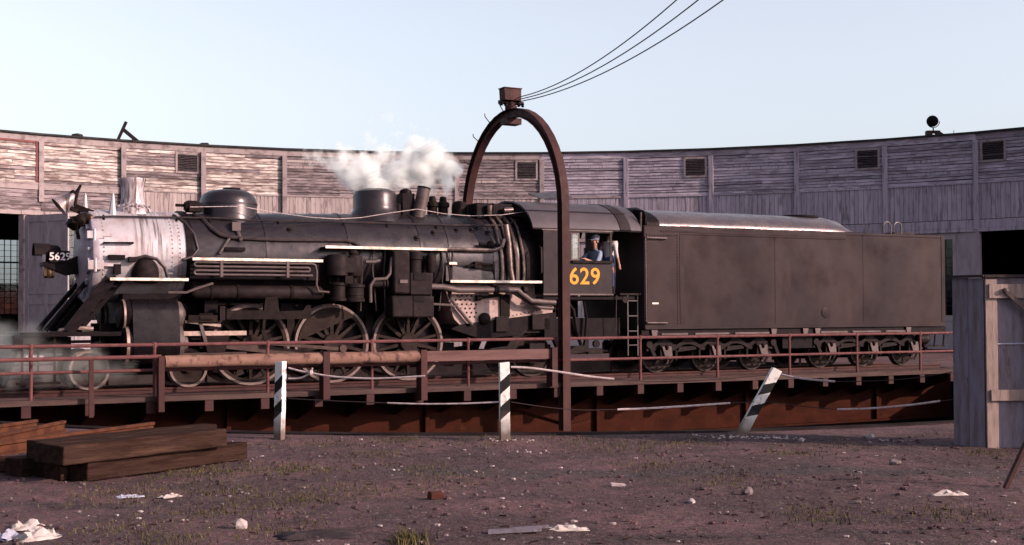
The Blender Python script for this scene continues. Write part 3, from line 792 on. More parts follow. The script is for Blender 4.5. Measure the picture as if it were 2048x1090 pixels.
# the arch: an I-beam bent over the bridge
cen = []
for k in range(41):
    t = k / 40
    if t < .22:   q = (-2.7, -1.25 + (4.2 + 1.25) * t / .22)
    elif t > .78: q = (2.7, -1.25 + (4.2 + 1.25) * (1 - t) / .22)
    else:
        a = math.pi * (1 - (t - .22) / .56); q = (2.7 * math.cos(a) , 4.2 + 2.72 * math.sin(a))
    cen.append(Vector((0, q[0], q[1])))
b = MB()
def sweep(prof):
    base = len(b.v); n = len(prof)
    for i, p in enumerate(cen):
        dd = (cen[min(i + 1, 40)] - cen[max(i - 1, 0)]).normalized()
        nn = Vector((0, -dd.z, dd.y))
        for (x, y) in prof: b.v.append(p + Vector((x, 0, 0)) + nn * y)
    for i in range(40):
        for k in range(n):
            k2 = (k + 1) % n
            b.f.append((base + i * n + k, base + i * n + k2, base + (i + 1) * n + k2, base + (i + 1) * n + k))
    b.f.append(tuple(base + k for k in range(n))); b.f.append(tuple(base + 40 * n + k for k in range(n)))
sweep([(-.105, .118), (.105, .118), (.105, .097), (.012, .086), (.012, -.086), (.105, -.097), (.105, -.118), (-.105, -.118), (-.105, -.097), (-.012, -.086), (-.012, .086), (-.105, .097)])
ar = b.build('arch', 'archpaint', tt)
for k in range(7):      # climbing pegs on the far leg
    i = 21 + k * 2; p = cen[i]; dd = (cen[i + 1] - cen[i - 1]).normalized(); nn = Vector((0, -dd.z, dd.y))
    b = MB(); b.tube([p + nn * .1, p + nn * .36 + Vector((-.14, 0, 0)), p + nn * .38 + Vector((-.14, 0, .06))], .014, 5); b.build('climbing_peg', 'archpaint', ar)
b = MB(); b.lathe((0, 0, 7.02), (0, 0, 1), [(.16, 0), (.16, .1), (.1, .12), (.1, .2)], 14); b.box(-.22, .22, -.18, .18, 6.62, 6.78); b.build('pivot', 'archpaint', ar)
b = MB(); b.prism([(-.26, 7.25), (.23, 7.25), (.24, 7.56), (-.28, 7.56)], lambda a, c, d: (a, d, c), -.15, .15); b.box(-.30, .26, -.17, .17, 7.562, 7.59)
bx = b.build('collector_box', 'archpaint', ar); bevel(bx, .012)
b = MB(); b.box(-.36, .36, -.05, .05, 7.16, 7.248)
for x in (-.32, -.2, .2, .32): b.lathe((x, -.06, 7.2), (0, 0, -1), [(.03, 0), (.05, .02), (.03, .05), (.05, .08), (.02, .1)], 8)
b.build('insulator_rack', 'black', ar)

# ================================================================ locomotive
lo = empty('steam_locomotive', T(-5, 0, 0), TH, off=(-5, 0, 0))
tag(lo, 'black steam locomotive with silver smokebox and white trimmed running boards standing on the turntable', 'locomotive')
AX = 2.96
NB = 56
def ring_pts(u, r, w=AX, n=NB): return [(u, r * math.cos(2 * math.pi * k / n), w + r * math.sin(2 * math.pi * k / n)) for k in range(n)]
# smokebox
b = MB(); b.lathe((0, 0, AX), (1, 0, 0), [(1.04, -10.74), (1.04, -8.80)], NB)
sb = b.build('smokebox', 'graphite', lo)
b = MB(); b.lathe((0, 0, AX), (1, 0, 0), [(.0, -11.04), (.3, -11.03), (.62, -10.98), (.82, -10.90), (.86, -10.86), (1.0, -10.855), (1.05, -10.84), (1.065, -10.82), (1.065, -10.70)], NB)
sf = b.build('smokebox_front', 'graphite_front', lo)
dogme = MB().box(-.03, .05, -.03, .03, -.075, .075).mesh('clamp_dog', 'graphite_front')
for k in range(22):
    a = 2 * math.pi * (k + .5) / 22
    o = place('clamp_dog', dogme, sf, (-10.90, -.90 * math.cos(a), AX + .90 * math.sin(a)), (-a + math.pi / 2 if False else a - math.pi / 2, 0, 0))
    o.rotation_euler = (math.pi / 2 - a if False else (math.pi / 2 - a) * -1, 0, 0)
for (w0, w1) in ((3.46, 3.30), (2.82, 2.62)):
    b = MB(); vv = -math.sqrt(max(.01, 1.06 ** 2 - (w0 - AX) ** 2))
    b.box(-10.95, -10.62, vv - .07, vv + .02, w1, w0); b.lathe((-10.8, vv - .06, w1 - .05), (0, 0, 1), [(.035, 0), (.035, w0 - w1 + .1)], 8)
    b.box(-10.62, -10.42, vv - .05, vv + .06, (w0 + w1) / 2 - .03, (w0 + w1) / 2 + .03)
    b.build('door_hinge', 'graphite', sf)
b = MB(); b.ring((0, 0, AX), (1, 0, 0), .98, 1.075, -8.81, -8.66, NB); b.build('boiler_band', 'black', lo)
riv = MB()
for u in (-8.95, -9.12, -10.6):
    for k in range(30):
        a = R(100 + k * 5.5); riv.blob((u, 1.045 * math.cos(a), AX + 1.045 * math.sin(a)), .02, 0)
tag(riv.build('rivets', 'graphite', sb), kind='stuff')
b = MB()
b.tube([(-10.6, -1.0, 3.20), (-10.6, -1.10, 3.20), (-10.0, -1.10, 3.21), (-10.0, -1.0, 3.21)], .024, 6); b.build('grab_bar', 'black', sb)
b = MB(); b.box(-10.52, -10.18, -1.16, -1.02, 2.84, 2.94); b.build('step_plate', 'black', sb)
b = MB(); b.box(-10.40, -10.26, -1.12, -.9, 2.52, 2.74); b.build('junction_box', 'black', sb)
b = MB(); b.lathe((-9.71, -.92, 2.38), (0, -.25, 1), [(.29, 0), (.30, .15), (.28, .3), (.2, .44), (.1, .52), (0, .54)], 20); b.build('steam_pipe_casing', 'pumpiron', lo)
b = MB(); b.tube([(-9.96, -1.1, 2.86), (-9.75, -1.14, 2.92), (-9.5, -1.16, 2.86), (-9.33, -1.16, 2.68), (-9.26, -1.16, 2.45)], .04, 8); b.build('bypass_pipe', 'pipe', lo)
b = MB(); b.box(-10.1, -9.92, -1.2, -1.0, 2.8, 2.9); b.build('pipe_flange', 'pumpiron', lo)
# boiler courses
courses = [(-8.66, 1.02, -6.95, 1.08), (-6.95, 1.08, -4.95, 1.14), (-4.95, 1.14, -3.1, 1.18), (-3.1, 1.18, -2.35, 1.205), (-2.35, 1.21, -1.15, 1.235)]
for i, (u0, r0, u1, r1) in enumerate(courses):
    b = MB(); b.lathe((0, 0, AX), (1, 0, 0), [(r0, u0), (r1, u1)], NB)
    b.build('boiler_course', 'jacket', lo)
    b = MB(); b.ring((0, 0, AX), (1, 0, 0), r1 - .02, r1 + .014, u1 - .035, u1 + .035, NB); b.build('boiler_band', 'jacket', lo)
# firebox wrapper: round top, upright sides
def fbx(r, low=2.44):
    pts = []
    for k in range(0, 25):
        a = math.pi * k / 24; pts.append((-r * math.cos(a), AX + r * math.sin(a)))
    return [(-r, low)] + pts + [(r, low)]
b = MB(); b.prism(fbx(1.243), lambda a, c, d: (d, a, c), -.449, .12); b.build('firebox_shaded_end', 'black', lo)  # last stretch coloured black to paint in the shade ahead of the cab
b = MB(); b.prism(fbx(1.245), lambda a, c, d: (d, a, c), -1.15, -.45); b.prism(fbx(1.20), lambda a, c, d: (d, a, c), -2.48, -1.151); b.build('firebox', 'jacket', lo)
for (u, r) in ((-.92, .05), (-.72, .045), (-.50, .05), (-.30, .04)):       # polished pipes wrapped round the firebox
    b = MB(); pts = [(u - .06 + .02 * math.sin(k), -1.28 * math.cos(R(-20 + k * 9)) if k > 2 else -1.285, AX + 1.28 * math.sin(R(-20 + k * 9)) if k > 2 else 2.42 + k * .17) for k in range(12)]
    b.tube(pts, r, 8); b.build('wrap_pipe', 'polished', lo)
b = MB()
b.tube([(-.86, -1.30, 3.86), (-.80, -1.33, 3.4), (-.76, -1.33, 2.75), (-.7, -1.33, 2.45)], .075, 10); b.build('injector_feed_pipe', 'polished', lo)
# lower firebox sheets and ashpan
fs = MB(); fs.prism([(-2.52, 2.40), (.62, 2.40), (.62, 1.62), (.2, 1.56), (-.9, 1.38), (-1.9, 1.22), (-2.2, 1.5)], lambda a, c, d: (a, d, c), -1.06, 1.06)
fsh = fs.build('firebox_sheet', 'firesheet', lo)
sbm = MB().blob((0, 0, 0), .026, 0).mesh('staybolt', 'grimy')
for r_ in range(7):
    for k in range(5):
        u, w = -2.15 + k * .13 + (r_ % 2) * .04, 2.18 - r_ * .105
        if w > 1.45 + max(0, (-1.9 - u) * 1.5) : place('staybolt', sbm, fsh, (u, -1.065, w))
for k in range(17): place('staybolt', sbm, fsh, (-1.35 + k * .115, -1.065, 1.42 + k * .0215), scale=(.7, .7, .7))
b = MB(); b.prism([(-2.05, 1.36), (.7, 1.66), (.7, 1.30), (-.3, 1.2), (-.32, 1.08), (-1.5, 1.0), (-2.3, 1.25)], lambda a, c, d: (a, d, c), -1.10, 1.10); b.build('ashpan', 'black', lo)
b = MB(); b.box(-1.08, -.72, -1.18, -1.1, 1.18, 1.55); b.build('ashpan_door', 'pumpiron', lo)
b = MB(); b.box(-.05, .45, -1.2, -1.1, 1.22, 1.6); b.build('ashpan_door', 'pumpiron', lo)
b = MB(); b.box(-.92, -.66, -1.12, -1.06, 1.56, 2.1); b.build('sheet_brace', 'grimy', lo)
b = MB(); b.lathe((-1.38, -1.06, 1.5), (0, -1, 0), [(.15, 0), (.15, .1), (.08, .15), (0, .16)], 14); b.build('washout_cover', 'grimy', lo)
b = MB(); b.tube([(-2.45, -1.14, 2.35), (-2.3, -1.16, 1.95), (-1.9, -1.16, 1.5), (-1.75, -1.16, 1.35)], .045, 8); b.build('drain_pipe', 'palepipe', lo)
b = MB(); b.tube([(-1.6, -1.14, 2.02), (-1.2, -1.16, 2.06), (-.95, -1.16, 2.1)], .04, 8); b.lathe((-1.62, -1.14, 2.02), (1, 0, 0), [(.07, 0), (.07, .12)], 8); b.build('blow_off_valve', 'grimy', lo)
b = MB(); b.tube([(-3.0, -1.4, 2.29), (-2.65, -1.4, 2.28), (-2.25, -1.4, 2.21), (-.95, -1.4, 2.22), (-.6, -1.4, 2.22), (-.2, -1.4, 1.94), (.5, -1.4, 1.9)], .075, 10); b.build('injector_pipe', 'palepipe', lo)
for u in (-1.25, -.45): MB().lathe((u, -1.4, 2.22), (1, 0, 0), [(.11, 0), (.11, .1)], 10).build('pipe_union', 'pumpiron', lo)
b = MB(); b.tube([(-.75, -1.34, 2.2), (-.35, -1.34, 1.98), (.1, -1.3, 1.78), (.5, -1.3, 1.76)], .05, 8); b.build('overflow_pipe', 'palepipe', lo)

# running boards and white edges
for (u0, u1, w, vo) in ((-10.55, -8.87, 2.42, 1.42), (-8.79, -5.76, 2.88, 1.47), (-5.70, -2.58, 3.21, 1.47), (-2.49, .14, 2.435, 1.47)):
    for s in (-1, 1):
        b = MB(); b.box(u0, u1, min(.85 * s, vo * s), max(.85 * s, vo * s), w - .05, w - .005); rb = b.build('running_board', 'black', lo)
        b = MB(); b.box(u0, u1, min(vo * s, (vo + .015) * s), max(vo * s, (vo + .015) * s), w - .045, w + .016); b.build('white_edge', 'whitetrim', rb)
for s in (-1, 1):
    b = MB(); b.bar((-2.585, 1.44 * s, 3.2), (-2.47, 1.44 * s, 2.43), .05, .03); b.build('board_end_strip', 'black', lo)
b = MB(); b.tube([(-2.5, -1.27, 3.215), (-1.75, -1.3, 3.215), (-1.2, -1.3, 3.21), (-.98, -1.3, 3.3), (-.9, -1.3, 3.5)], .05, 8); b.build('steam_line', 'polished', lo)
b = MB(); b.box(-2.45, -2.22, -1.29, -1.24, 2.84, 2.9); b.build('maker_plate', 'whitetrim', lo)
b = MB(); b.tube([(-1.95, -1.26, 2.8), (-1.6, -1.33, 2.86), (-1.25, -1.33, 2.83)], .035, 6); b.box(-1.75, -1.55, -1.34, -1.24, 2.76, 2.92); b.build('lift_valve', 'grimy', lo)
# air cooling coils under the second running board
for k, w in enumerate((2.79, 2.70, 2.61, 2.52)):
    b = MB(); e = -6.02 if k in (0, 3) else -6.14
    b.tube([(-8.7, -1.49, w), (e, -1.49, w)], .026, 8)
    b.build('cooling_pipe', 'palepipe', lo)
def ubend(u, w0, w1, s):
    r = (w0 - w1) / 2; MB().tube([(u + s * r * 1.2 * math.sin(math.pi * k / 8), -1.49, (w0 + w1) / 2 + r * math.cos(math.pi * k / 8)) for k in range(9)], .026, 8).build('cooling_pipe_bend', 'palepipe', lo)
ubend(-8.7, 2.79, 2.70, -1); ubend(-8.7, 2.61, 2.52, -1); ubend(-6.14, 2.70, 2.61, 1)
b = MB(); b.tube([(-6.02, -1.49, 2.79), (-5.95, -1.49, 2.76), (-5.92, -1.49, 2.62), (-5.92, -1.47, 2.3), (-5.86, -1.45, 2.16), (-5.6, -1.43, 2.14)], .026, 8); b.build('cooling_pipe_drop', 'palepipe', lo)
for u in (-8.15, -6.62): MB().box(u - .03, u + .03, -1.53, -1.45, 2.47, 2.84).build('pipe_clip', 'palepipe', lo)
b = MB(); b.box(-8.8, -5.8, -1.3, -1.28, 2.42, 2.82); b.box(-8.8, -5.8, 1.28, 1.3, 2.42, 2.82); b.build('board_apron', 'black', lo)
# air reservoir
b = MB(); b.lathe((0, -1.18, 2.13), (1, 0, 0), [(0, -8.75), (.1, -8.74), (.16, -8.65), (.16, -5.75), (.1, -5.66), (0, -5.65)], 16); b.build('air_reservoir', 'pumpiron', lo)
for u in (-8.3, -7.7, -6.45): MB().ring((u, -1.18, 2.13), (1, 0, 0), .155, .18, -.035, .035, 16).build('reservoir_band', 'grimy', lo)
b = MB(); b.lathe((0, 1.18, 2.13), (1, 0, 0), [(.16, -8.7), (.16, -5.7)], 12); b.build('air_reservoir', 'grimy', lo)
b = MB(); b.tube([(-9.3, -1.36, 2.12), (-8.9, -1.36, 2.12), (-8.7, -1.36, 2.2), (-8.3, -1.36, 2.33)], .03, 6); b.build('air_line', 'palepipe', lo)

# frame between the wheels
b = MB(); b.box(-10.6, -2.5, -.62, -.5, .75, 1.45); b.box(-10.6, -2.5, .5, .62, .75, 1.45); b.box(-2.5, 2.0, -.62, -.5, .95, 1.3); b.box(-2.5, 2.0, .5, .62, .95, 1.3)
b.box(-10.2, -9.0, -1.0, 1.0, 1.2, 2.1); b.box(-4.6, -4.3, -.6, .6, .8, 1.9); b.box(-6.5, -6.2, -.6, .6, .8, 1.9); b.box(-8.4, -8.1, -1.0, 1.0, 1.3, 2.0)
b.build('frame', 'black', lo)
for (u0, u1) in ((-8.3, -7.5), (-7.1, -5.5), (-5.1, -3.5), (-3.1, -1.9)):
    MB().box(u0, u1, -.42, .42, .3, .9).build('brake_rigging', 'black', lo)  # solid black blocks added to keep the gaps between the wheels dark
MB().box(-8.6, -2.4, -.3, .3, 1.2, 1.95).build('boiler_bearer_fill', 'black', lo)  # black block added to darken the gap below the boiler
MB().box(-10.5, -8.9, -.3, .3, .28, .75).build('truck_center', 'black', lo)  # black block added to darken the view between the leading wheels
b = MB(); b.lathe((0, 0, 1.95), (1, 0, 0), [(.5, -9.9), (.5, -9.2)], 16); b.build('smokebox_saddle', 'black', lo)

# wheels
def driver_meshes(rad, nsp, cw):
    tyre = MB(); tyre.ring((0, 0, 0), (0, 1, 0), rad - .06, rad, -.07, .07, 48); tyre.ring((0, 0, 0), (0, 1, 0), rad - .03, rad + .03, .055, .085, 48)
    ctr = MB(); ctr.ring((0, 0, 0), (0, 1, 0), rad - .14, rad - .059, -.064, .06, 48)
    hub = .24
    ctr.lathe((0, 0, 0), (0, 1, 0), [(.1, -.13), (hub - .02, -.13), (hub, -.11), (hub, .1)], 24)
    for k in range(nsp):
        a = 2 * math.pi * (k + .5) / nsp; c, s = math.cos(a), math.sin(a)
        x = Vector((-s, 0, c)); r0 = Vector((c * hub * .9, 0, s * hub * .9)); r1 = Vector((c * (rad - .12), 0, s * (rad - .12)))
        ctr.hexa([r0 - x * .045 + Vector((0, -.055, 0)), r1 - x * .03 + Vector((0, -.04, 0)), r1 - x * .03 + Vector((0, .04, 0)), r0 - x * .045 + Vector((0, .055, 0)),
                  r0 + x * .045 + Vector((0, -.055, 0)), r1 + x * .03 + Vector((0, -.04, 0)), r1 + x * .03 + Vector((0, .04, 0)), r0 + x * .045 + Vector((0, .055, 0))])
    pin = R(-68)
    p = Vector((math.cos(pin) * .356, 0, math.sin(pin) * .356))
    ctr.lathe(p, (0, 1, 0), [(.16, -.12), (.16, .08)], 16)
    cwm = None
    if cw:
        a0, a1 = pin + math.pi - R(cw), pin + math.pi + R(cw); rr = rad - .085
        pts = [(rr * math.cos(a0 + (a1 - a0) * k / 16), rr * math.sin(a0 + (a1 - a0) * k / 16)) for k in range(17)]
        cwm = MB(); cwm.prism(pts, lambda a, c, d: (a, d, c), -.085, .07)
        cwm = cwm.mesh('counterweight', 'wheelgrime')
    return tyre.mesh('tyre', 'tyre'), ctr.mesh('wheel_center', 'wheelgrime'), cwm
DR = .927
dA, dB = driver_meshes(DR, 14, 62), driver_meshes(DR, 14, 34)
PIN = (math.cos(R(-68)) * .356, math.sin(R(-68)) * .356)
for u, dm in ((-7.28, dB), (-5.305, dA), (-3.33, dB)):
    for s in (-1, 1):
        w = place('driving_wheel', dm[1], lo, (u, .76 * s, DR), (0, 0, 0) if s < 0 else (0, 0, math.pi))
        o = bpy.data.objects.new('tyre', dm[0]); COL.objects.link(o); o.parent = w
        o = bpy.data.objects.new('counterweight', dm[2]); COL.objects.link(o); o.parent = w
    MB().tube([(u, -.7, DR), (u, .7, DR)], .11, 10).build('axle', 'black', lo)
def small_wheel(rad, tm='tyre'):
    t = MB(); t.ring((0, 0, 0), (0, 1, 0), rad - .055, rad, -.07, .07, 36); t.ring((0, 0, 0), (0, 1, 0), rad - .03, rad + .028, .05, .08, 36)
    d = MB(); d.lathe((0, 0, 0), (0, 1, 0), [(.0, -.1), (.1, -.1), (.12, -.03), (rad * .55, -.0), (rad - .054, -.03), (rad - .054, .05), (.1, .06), (0, .06)], 32)
    return t.mesh('tyre', tm), d.mesh('wheel_disc', 'wheelgrime')
pw = small_wheel(.43)
for u in (-10.87, -8.72):
    for s in (-1, 1):
        w = place('pilot_wheel', pw[1], lo, (u, .76 * s, .43), (0, 0, 0) if s < 0 else (0, 0, math.pi))
        o = bpy.data.objects.new('tyre', pw[0]); COL.objects.link(o); o.parent = w
    MB().tube([(u, -.7, .43), (u, .7, .43)], .08, 10).build('axle', 'black', lo)
b = MB(); b.box(-10.9, -8.7, -.6, -.48, .5, .68); b.box(-10.9, -8.7, .48, .6, .5, .68); b.box(-10.1, -9.5, -.6, .6, .5, .8); b.build('pilot_truck_frame', 'black', lo)
tw = small_wheel(.56, 'darktyre')
for s in (-1, 1):
    w = place('trailing_wheel', tw[1], lo, (.12, .76 * s, .56), (0, 0, 0) if s < 0 else (0, 0, math.pi))
    o = bpy.data.objects.new('tyre', tw[0]); COL.objects.link(o); o.parent = w
    b = MB(); v0, v1 = (-1.08, -.94) if s < 0 else (.94, 1.08)
    b.prism([(-.75, .55), (-.55, .62), (-.38, 1.0), (-.2, 1.13), (.45, 1.13), (.62, 1.0), (.8, .62), (1.05, .55), (1.7, .62), (1.7, .78), (1.1, .78), (.95, .8), (.75, 1.12), (.52, 1.27), (-.28, 1.27), (-.52, 1.1), (-.72, .8), (-1.2, .75), (-1.2, .6)], lambda a, c, d: (a, d, c), v0, v1)
    tf = b.build('trailing_truck_frame', 'pumpiron', lo)
    b = MB(); b.box(-.1, .34, v0 - .06, v1 + .06, .36, .86); b.build('journal_box', 'pumpiron', tf)
MB().tube([(.12, -.9, .56), (.12, .9, .56)], .09, 10).build('axle', 'black', lo)

# cylinders
for s in (-1, 1):
    v = 1.12 * s
    b = MB(); n = 14
    poly = [(v + .36 * math.cos(math.pi * k / n), 1.62 + .36 * math.sin(math.pi * k / n)) for k in range(n + 1)] + [(v - .46 * math.cos(math.pi * k / n), 1.0 - .46 * math.sin(math.pi * k / n)) for k in range(n + 1)]
    b.prism(poly, lambda a, c, d: (d, a, c), -10.08, -9.08); cy = b.build('cylinder_block', 'cyljacket', lo)
    b = MB(); b.lathe((-10.08, v, 1.62), (-1, 0, 0), [(.34, 0), (.34, .16), (.28, .25), (.12, .28), (.0, .29)], 28); b.build('valve_chest_head', 'black', cy)
    b = MB(); b.ring((-10.08, v, 1.62), (-1, 0, 0), .335, .352, .13, .175, 28); b.build('head_rim', 'brightsteel', cy)
    b = MB(); b.lathe((-10.08, v, 1.0), (-1, 0, 0), [(.44, 0), (.44, .12), (.38, .18), (.1, .2), (.0, .2)], 28); b.build('cylinder_head', 'black', cy)
    b = MB(); b.ring((-10.08, v, 1.0), (-1, 0, 0), .43, .452, .07, .135, 28); b.build('head_rim', 'brightsteel', cy)
    b = MB(); b.lathe((-9.08, v, 1.0), (1, 0, 0), [(.44, 0), (.43, .1), (.2, .12), (.14, .25)], 24); b.lathe((-9.08, v, 1.62), (1, 0, 0), [(.33, 0), (.3, .1), (.12, .2)], 24); b.build('rear_head', 'palepipe', cy)
    # crosshead, guides, rods
    b = MB(); b.box(-9.0, -7.5, v - .1, v + .1, 1.16, 1.26); b.build('guide_bar', 'brightsteel', lo)
    b = MB(); b.box(-9.0, -7.5, v - .1, v + .1, .70, .78); b.build('guide_bar', 'rodsteel', lo)
    b = MB(); b.prism([(-8.5, 1.15), (-7.9, 1.15), (-7.95, .98), (-8.0, .79), (-8.4, .79), (-8.45, .98)], lambda a, c, d: (a, d, c), v - .13, v + .13); b.box(-8.55, -8.4, v - .05, v + .05, .88, 1.06); b.build('crosshead', 'grimy', lo)
    b = MB(); b.tube([(-9.0, v, .97), (-8.4, v, .97)], .045, 10); b.build('piston_rod', 'brightsteel', lo)
    pu, pw_ = PIN
    vo = .97 * s
    b = MB(); b.bar((-8.2, vo + .06 * s, .97), (-5.305 + pu, vo + .06 * s, DR + pw_), .075, .16); b.lathe((-5.305 + pu, vo + .1 * s, DR + pw_), (0, s, 0), [(.17, -.06), (.17, .06), (.08, .1)], 18); b.build('main_rod', 'rodsteel', lo)
    for (ua, ub) in ((-7.28, -5.305), (-5.305, -3.33)):
        b = MB(); b.bar((ua + pu, vo - .04 * s, DR + pw_), (ub + pu, vo - .04 * s, DR + pw_), .07, .13)
        for q in (ua, ub): b.lathe((q + pu, vo - .08 * s, DR + pw_), (0, s, 0), [(.15, 0), (.15, .09)], 16)
        b.build('side_rod', 'rodsteel', lo)
    # valve gear frame
    vg = 1.24 * s
    b = MB(); b.prism([(-7.98, 1.52), (-6.05, 1.52), (-5.98, 1.66), (-6.0, 1.84), (-6.1, 1.84), (-6.18, 1.72), (-6.75, 1.70), (-6.82, 2.14), (-7.06, 2.14), (-7.12, 1.72), (-7.9, 1.72), (-7.98, 1.78)], lambda a, c, d: (a, d, c), vg - .06, vg + .06); b.build('valve_gear_frame', 'grimy', lo)
    b = MB(); b.box(-8.14, -8.02, vg - .1, vg + .1, 1.50, 1.82); b.build('gear_bracket', 'pumpiron', lo)
    b = MB(); b.bar((-7.1, vg - .05 * s, 1.56), (-7.12, vg - .05 * s, 1.3), .06, .2); b.bar((-7.13, vg - .05 * s, 1.35), (-7.0, vg - .05 * s, .93), .05, .09); b.build('radius_link', 'grimy', lo)
    b = MB(); b.bar((-8.58, vg, 1.52), (-8.42, vg, .95), .05, .075); b.build('combination_lever', 'palepipe', lo)
    b = MB(); b.bar((-8.9, vg, 1.48), (-8.1, vg, 1.38), .05, .06); b.build('valve_rod', 'brightsteel', lo)
    b = MB(); b.bar((-7.0, vg, .97), (-5.15, vg, .80), .05, .075); b.lathe((-5.2, vg, .82), (0, s, 0), [(.09, -.06), (.09, .06)], 12); b.build('eccentric_rod', 'rodsteel', lo)
    b = MB(); b.box(-8.85, -8.2, vg - .12, vg + .08, 1.46, 1.62); b.lathe((-8.6, vg - .02, 1.55), (1, 0, 0), [(.12, 0), (.12, .3)], 12); b.build('valve_guide', 'grimy', lo)
    for u in (-6.29, -4.32): MB().box(u - .09, u + .09, .62 * s - .1, .62 * s + .1, .55, 1.6).build('brake_hanger', 'grimy', lo)
    # walkway stair down to the pilot deck
    for (q, dv) in ((0, 0), (.42, 0)):
        b = MB(); b.bar((-10.52 + q * .55 + 0, (1.30 - .32 * (q > 0)) * s, 2.42), (-11.38 + q * .4, (1.30 - .32 * (q > 0)) * s, 1.28), .05, .24); b.build('stair_stringer', 'black', lo)
    for k in range(4):
        t = (k + .5) / 4.2; MB().box(-10.5 - .86 * t - .1, -10.5 - .86 * t + .22, min(.98 * s, 1.3 * s), max(.98 * s, 1.3 * s), 2.38 - 1.1 * t - .02, 2.38 - 1.1 * t + .02).build('stair_tread', 'black', lo)
    b = MB(); b.tube([(-10.9, .55 * s, 2.35), (-11.75, .6 * s, 1.3)], .055, 8); b.build('smokebox_brace', 'black', lo)
# pilot
b = MB(); b.box(-12.35, -10.3, -1.38, 1.38, 1.18, 1.27); pd = b.build('pilot_deck', 'black', lo)
b = MB(); b.box(-12.5, -12.3, -1.4, 1.4, .88, 1.2); b.build('pilot_beam', 'black', lo)
b = MB(); b.box(-12.36, -11.2, -.5, .5, .8, 1.16); b.build('pilot_bracket', 'black', lo)
for k in range(13):
    t = (k - 6) / 6
    MB().bar((-12.42, t * 1.2, .86), (-12.95 + abs(t) * .35, t * .9, .12), .05, .05).build('pilot_slat', 'black', lo)
b = MB(); b.box(-13.1, -12.5, -.12, .12, .78, 1.0); b.box(-13.3, -13.05, -.16, .18, .72, 1.06); b.build('coupler', 'grimy', lo)
for s in (-1, 1):
    b = MB(); b.box(-12.4, -11.55, min(1.1 * s, 1.4 * s), max(1.1 * s, 1.4 * s), .18, .22); b.bar((-12.3, 1.25 * s, .2), (-12.3, 1.25 * s, .9), .05, .05); b.bar((-11.65, 1.25 * s, .2), (-11.65, 1.25 * s, 1.2), .05, .05); b.build('pilot_step', 'grimy', lo)
b = MB(); b.tube([(-11.55, -1.15, 1.3), (-11.2, -1.15, 1.36), (-10.85, -1.15, 1.33)], .05, 8); b.build('pilot_valve', 'brightsteel', lo)

# headlight, number board, bell
b = MB(); b.prism([(-11.02, 2.95), (-11.02, 2.55), (-11.2, 2.52), (-11.75, 2.72), (-11.75, 2.80), (-11.3, 2.82)], lambda a, c, d: (a, d, c), -.28, .28); b.build('headlight_bracket', 'black', lo)
b = MB(); b.lathe((-11.35, 0, 2.98), (-1, 0, 0), [(.0, 0), (.16, .01), (.2, .06), (.22, .2), (.22, .34)], 24); hl = b.build('headlight', 'black', lo)
b = MB(); b.lathe((-11.35, 0, 2.98), (-1, 0, 0), [(.215, .341), (.15, .37), (0, .38)], 24); b.build('lens', 'lens', hl)
b = MB()
for k in range(12):
    a0, a1 = R(-5 + k * 15.8), R(-5 + (k + 1) * 15.8)
    for rr in (0,):
        b.hexa([(-11.6, .225 * math.cos(a0), 2.98 + .225 * math.sin(a0)), (-11.92, .235 * math.cos(a0), 2.98 + .235 * math.sin(a0)), (-11.92, .235 * math.cos(a1), 2.98 + .235 * math.sin(a1)), (-11.6, .225 * math.cos(a1), 2.98 + .225 * math.sin(a1)),
                (-11.6, .24 * math.cos(a0), 2.98 + .24 * math.sin(a0)), (-11.92, .25 * math.cos(a0), 2.98 + .25 * math.sin(a0)), (-11.92, .25 * math.cos(a1), 2.98 + .25 * math.sin(a1)), (-11.6, .24 * math.cos(a1), 2.98 + .24 * math.sin(a1))])
b.build('headlight_visor', 'pumpiron', hl)
b = MB(); b.box(-11.72, -11.5, -.2, .1, 2.5, 2.78); b.lathe((-11.61, -.1, 2.45), (0, 0, 1), [(.1, 0), (.12, .06), (.12, .22), (.08, .3)], 12); b.build('marker_lamp', 'brass', lo)
b = MB(); b.box(-11.62, -11.20, -.33, -.22, 2.79, 3.05); nb = b.build('number_board', 'black', lo)
place('board_number', text_mesh('5629', .23, .004, 'numberwhite', .004), nb, (-11.41, -.336, 2.915), (R(90), 0, 0))
b = MB(); b.bar((-10.72, -.42, 3.9), (-11.1, -.30, 4.05), .08, .1); b.bar((-10.72, .3, 3.9), (-11.1, .30, 4.05), .08, .1); b.tube([(-11.1, -.32, 4.04), (-11.06, -.33, 4.3), (-11.12, -.2, 4.38), (-11.12, .2, 4.38), (-11.06, .33, 4.3), (-11.1, .32, 4.04)], .035, 8); b.build('bell_yoke', 'grimy', lo)
bd = Vector((-.72, 0, -.62)).normalized()
b = MB(); b.lathe(Vector((-11.05, 0, 4.32)), bd, [(.0, -.02), (.06, 0), (.11, .05), (.135, .14), (.15, .25), (.18, .35), (.235, .42), (.24, .44), (.21, .43), (.12, .3), (0, .28)], 24); bl = b.build('bell', 'bellmetal', lo)
b = MB(); b.tube([(-11.02, 0, 4.35), (-10.92, 0, 4.55)], [.05, .025], 8); b.build('bell_arm', 'black', bl)
b = MB(); b.blob((-11.0, -.55, 3.72), .15, 2, .25); b.blob((-11.12, -.45, 3.65), .17, 2, .3, seed=2); b.tube([(-11.1, -.5, 3.6), (-11.05, -.52, 3.3)], .04, 6); b.build('bell_ringer', 'grimy', lo)
b = MB(); b.lathe((-10.84, -.62, 3.76), (-.5, -.8, 0), [(.0, -.08), (.09, -.05), (.1, .04), (.07, .08), (0, .09)], 12); b.build('class_lamp', 'brass', lo)
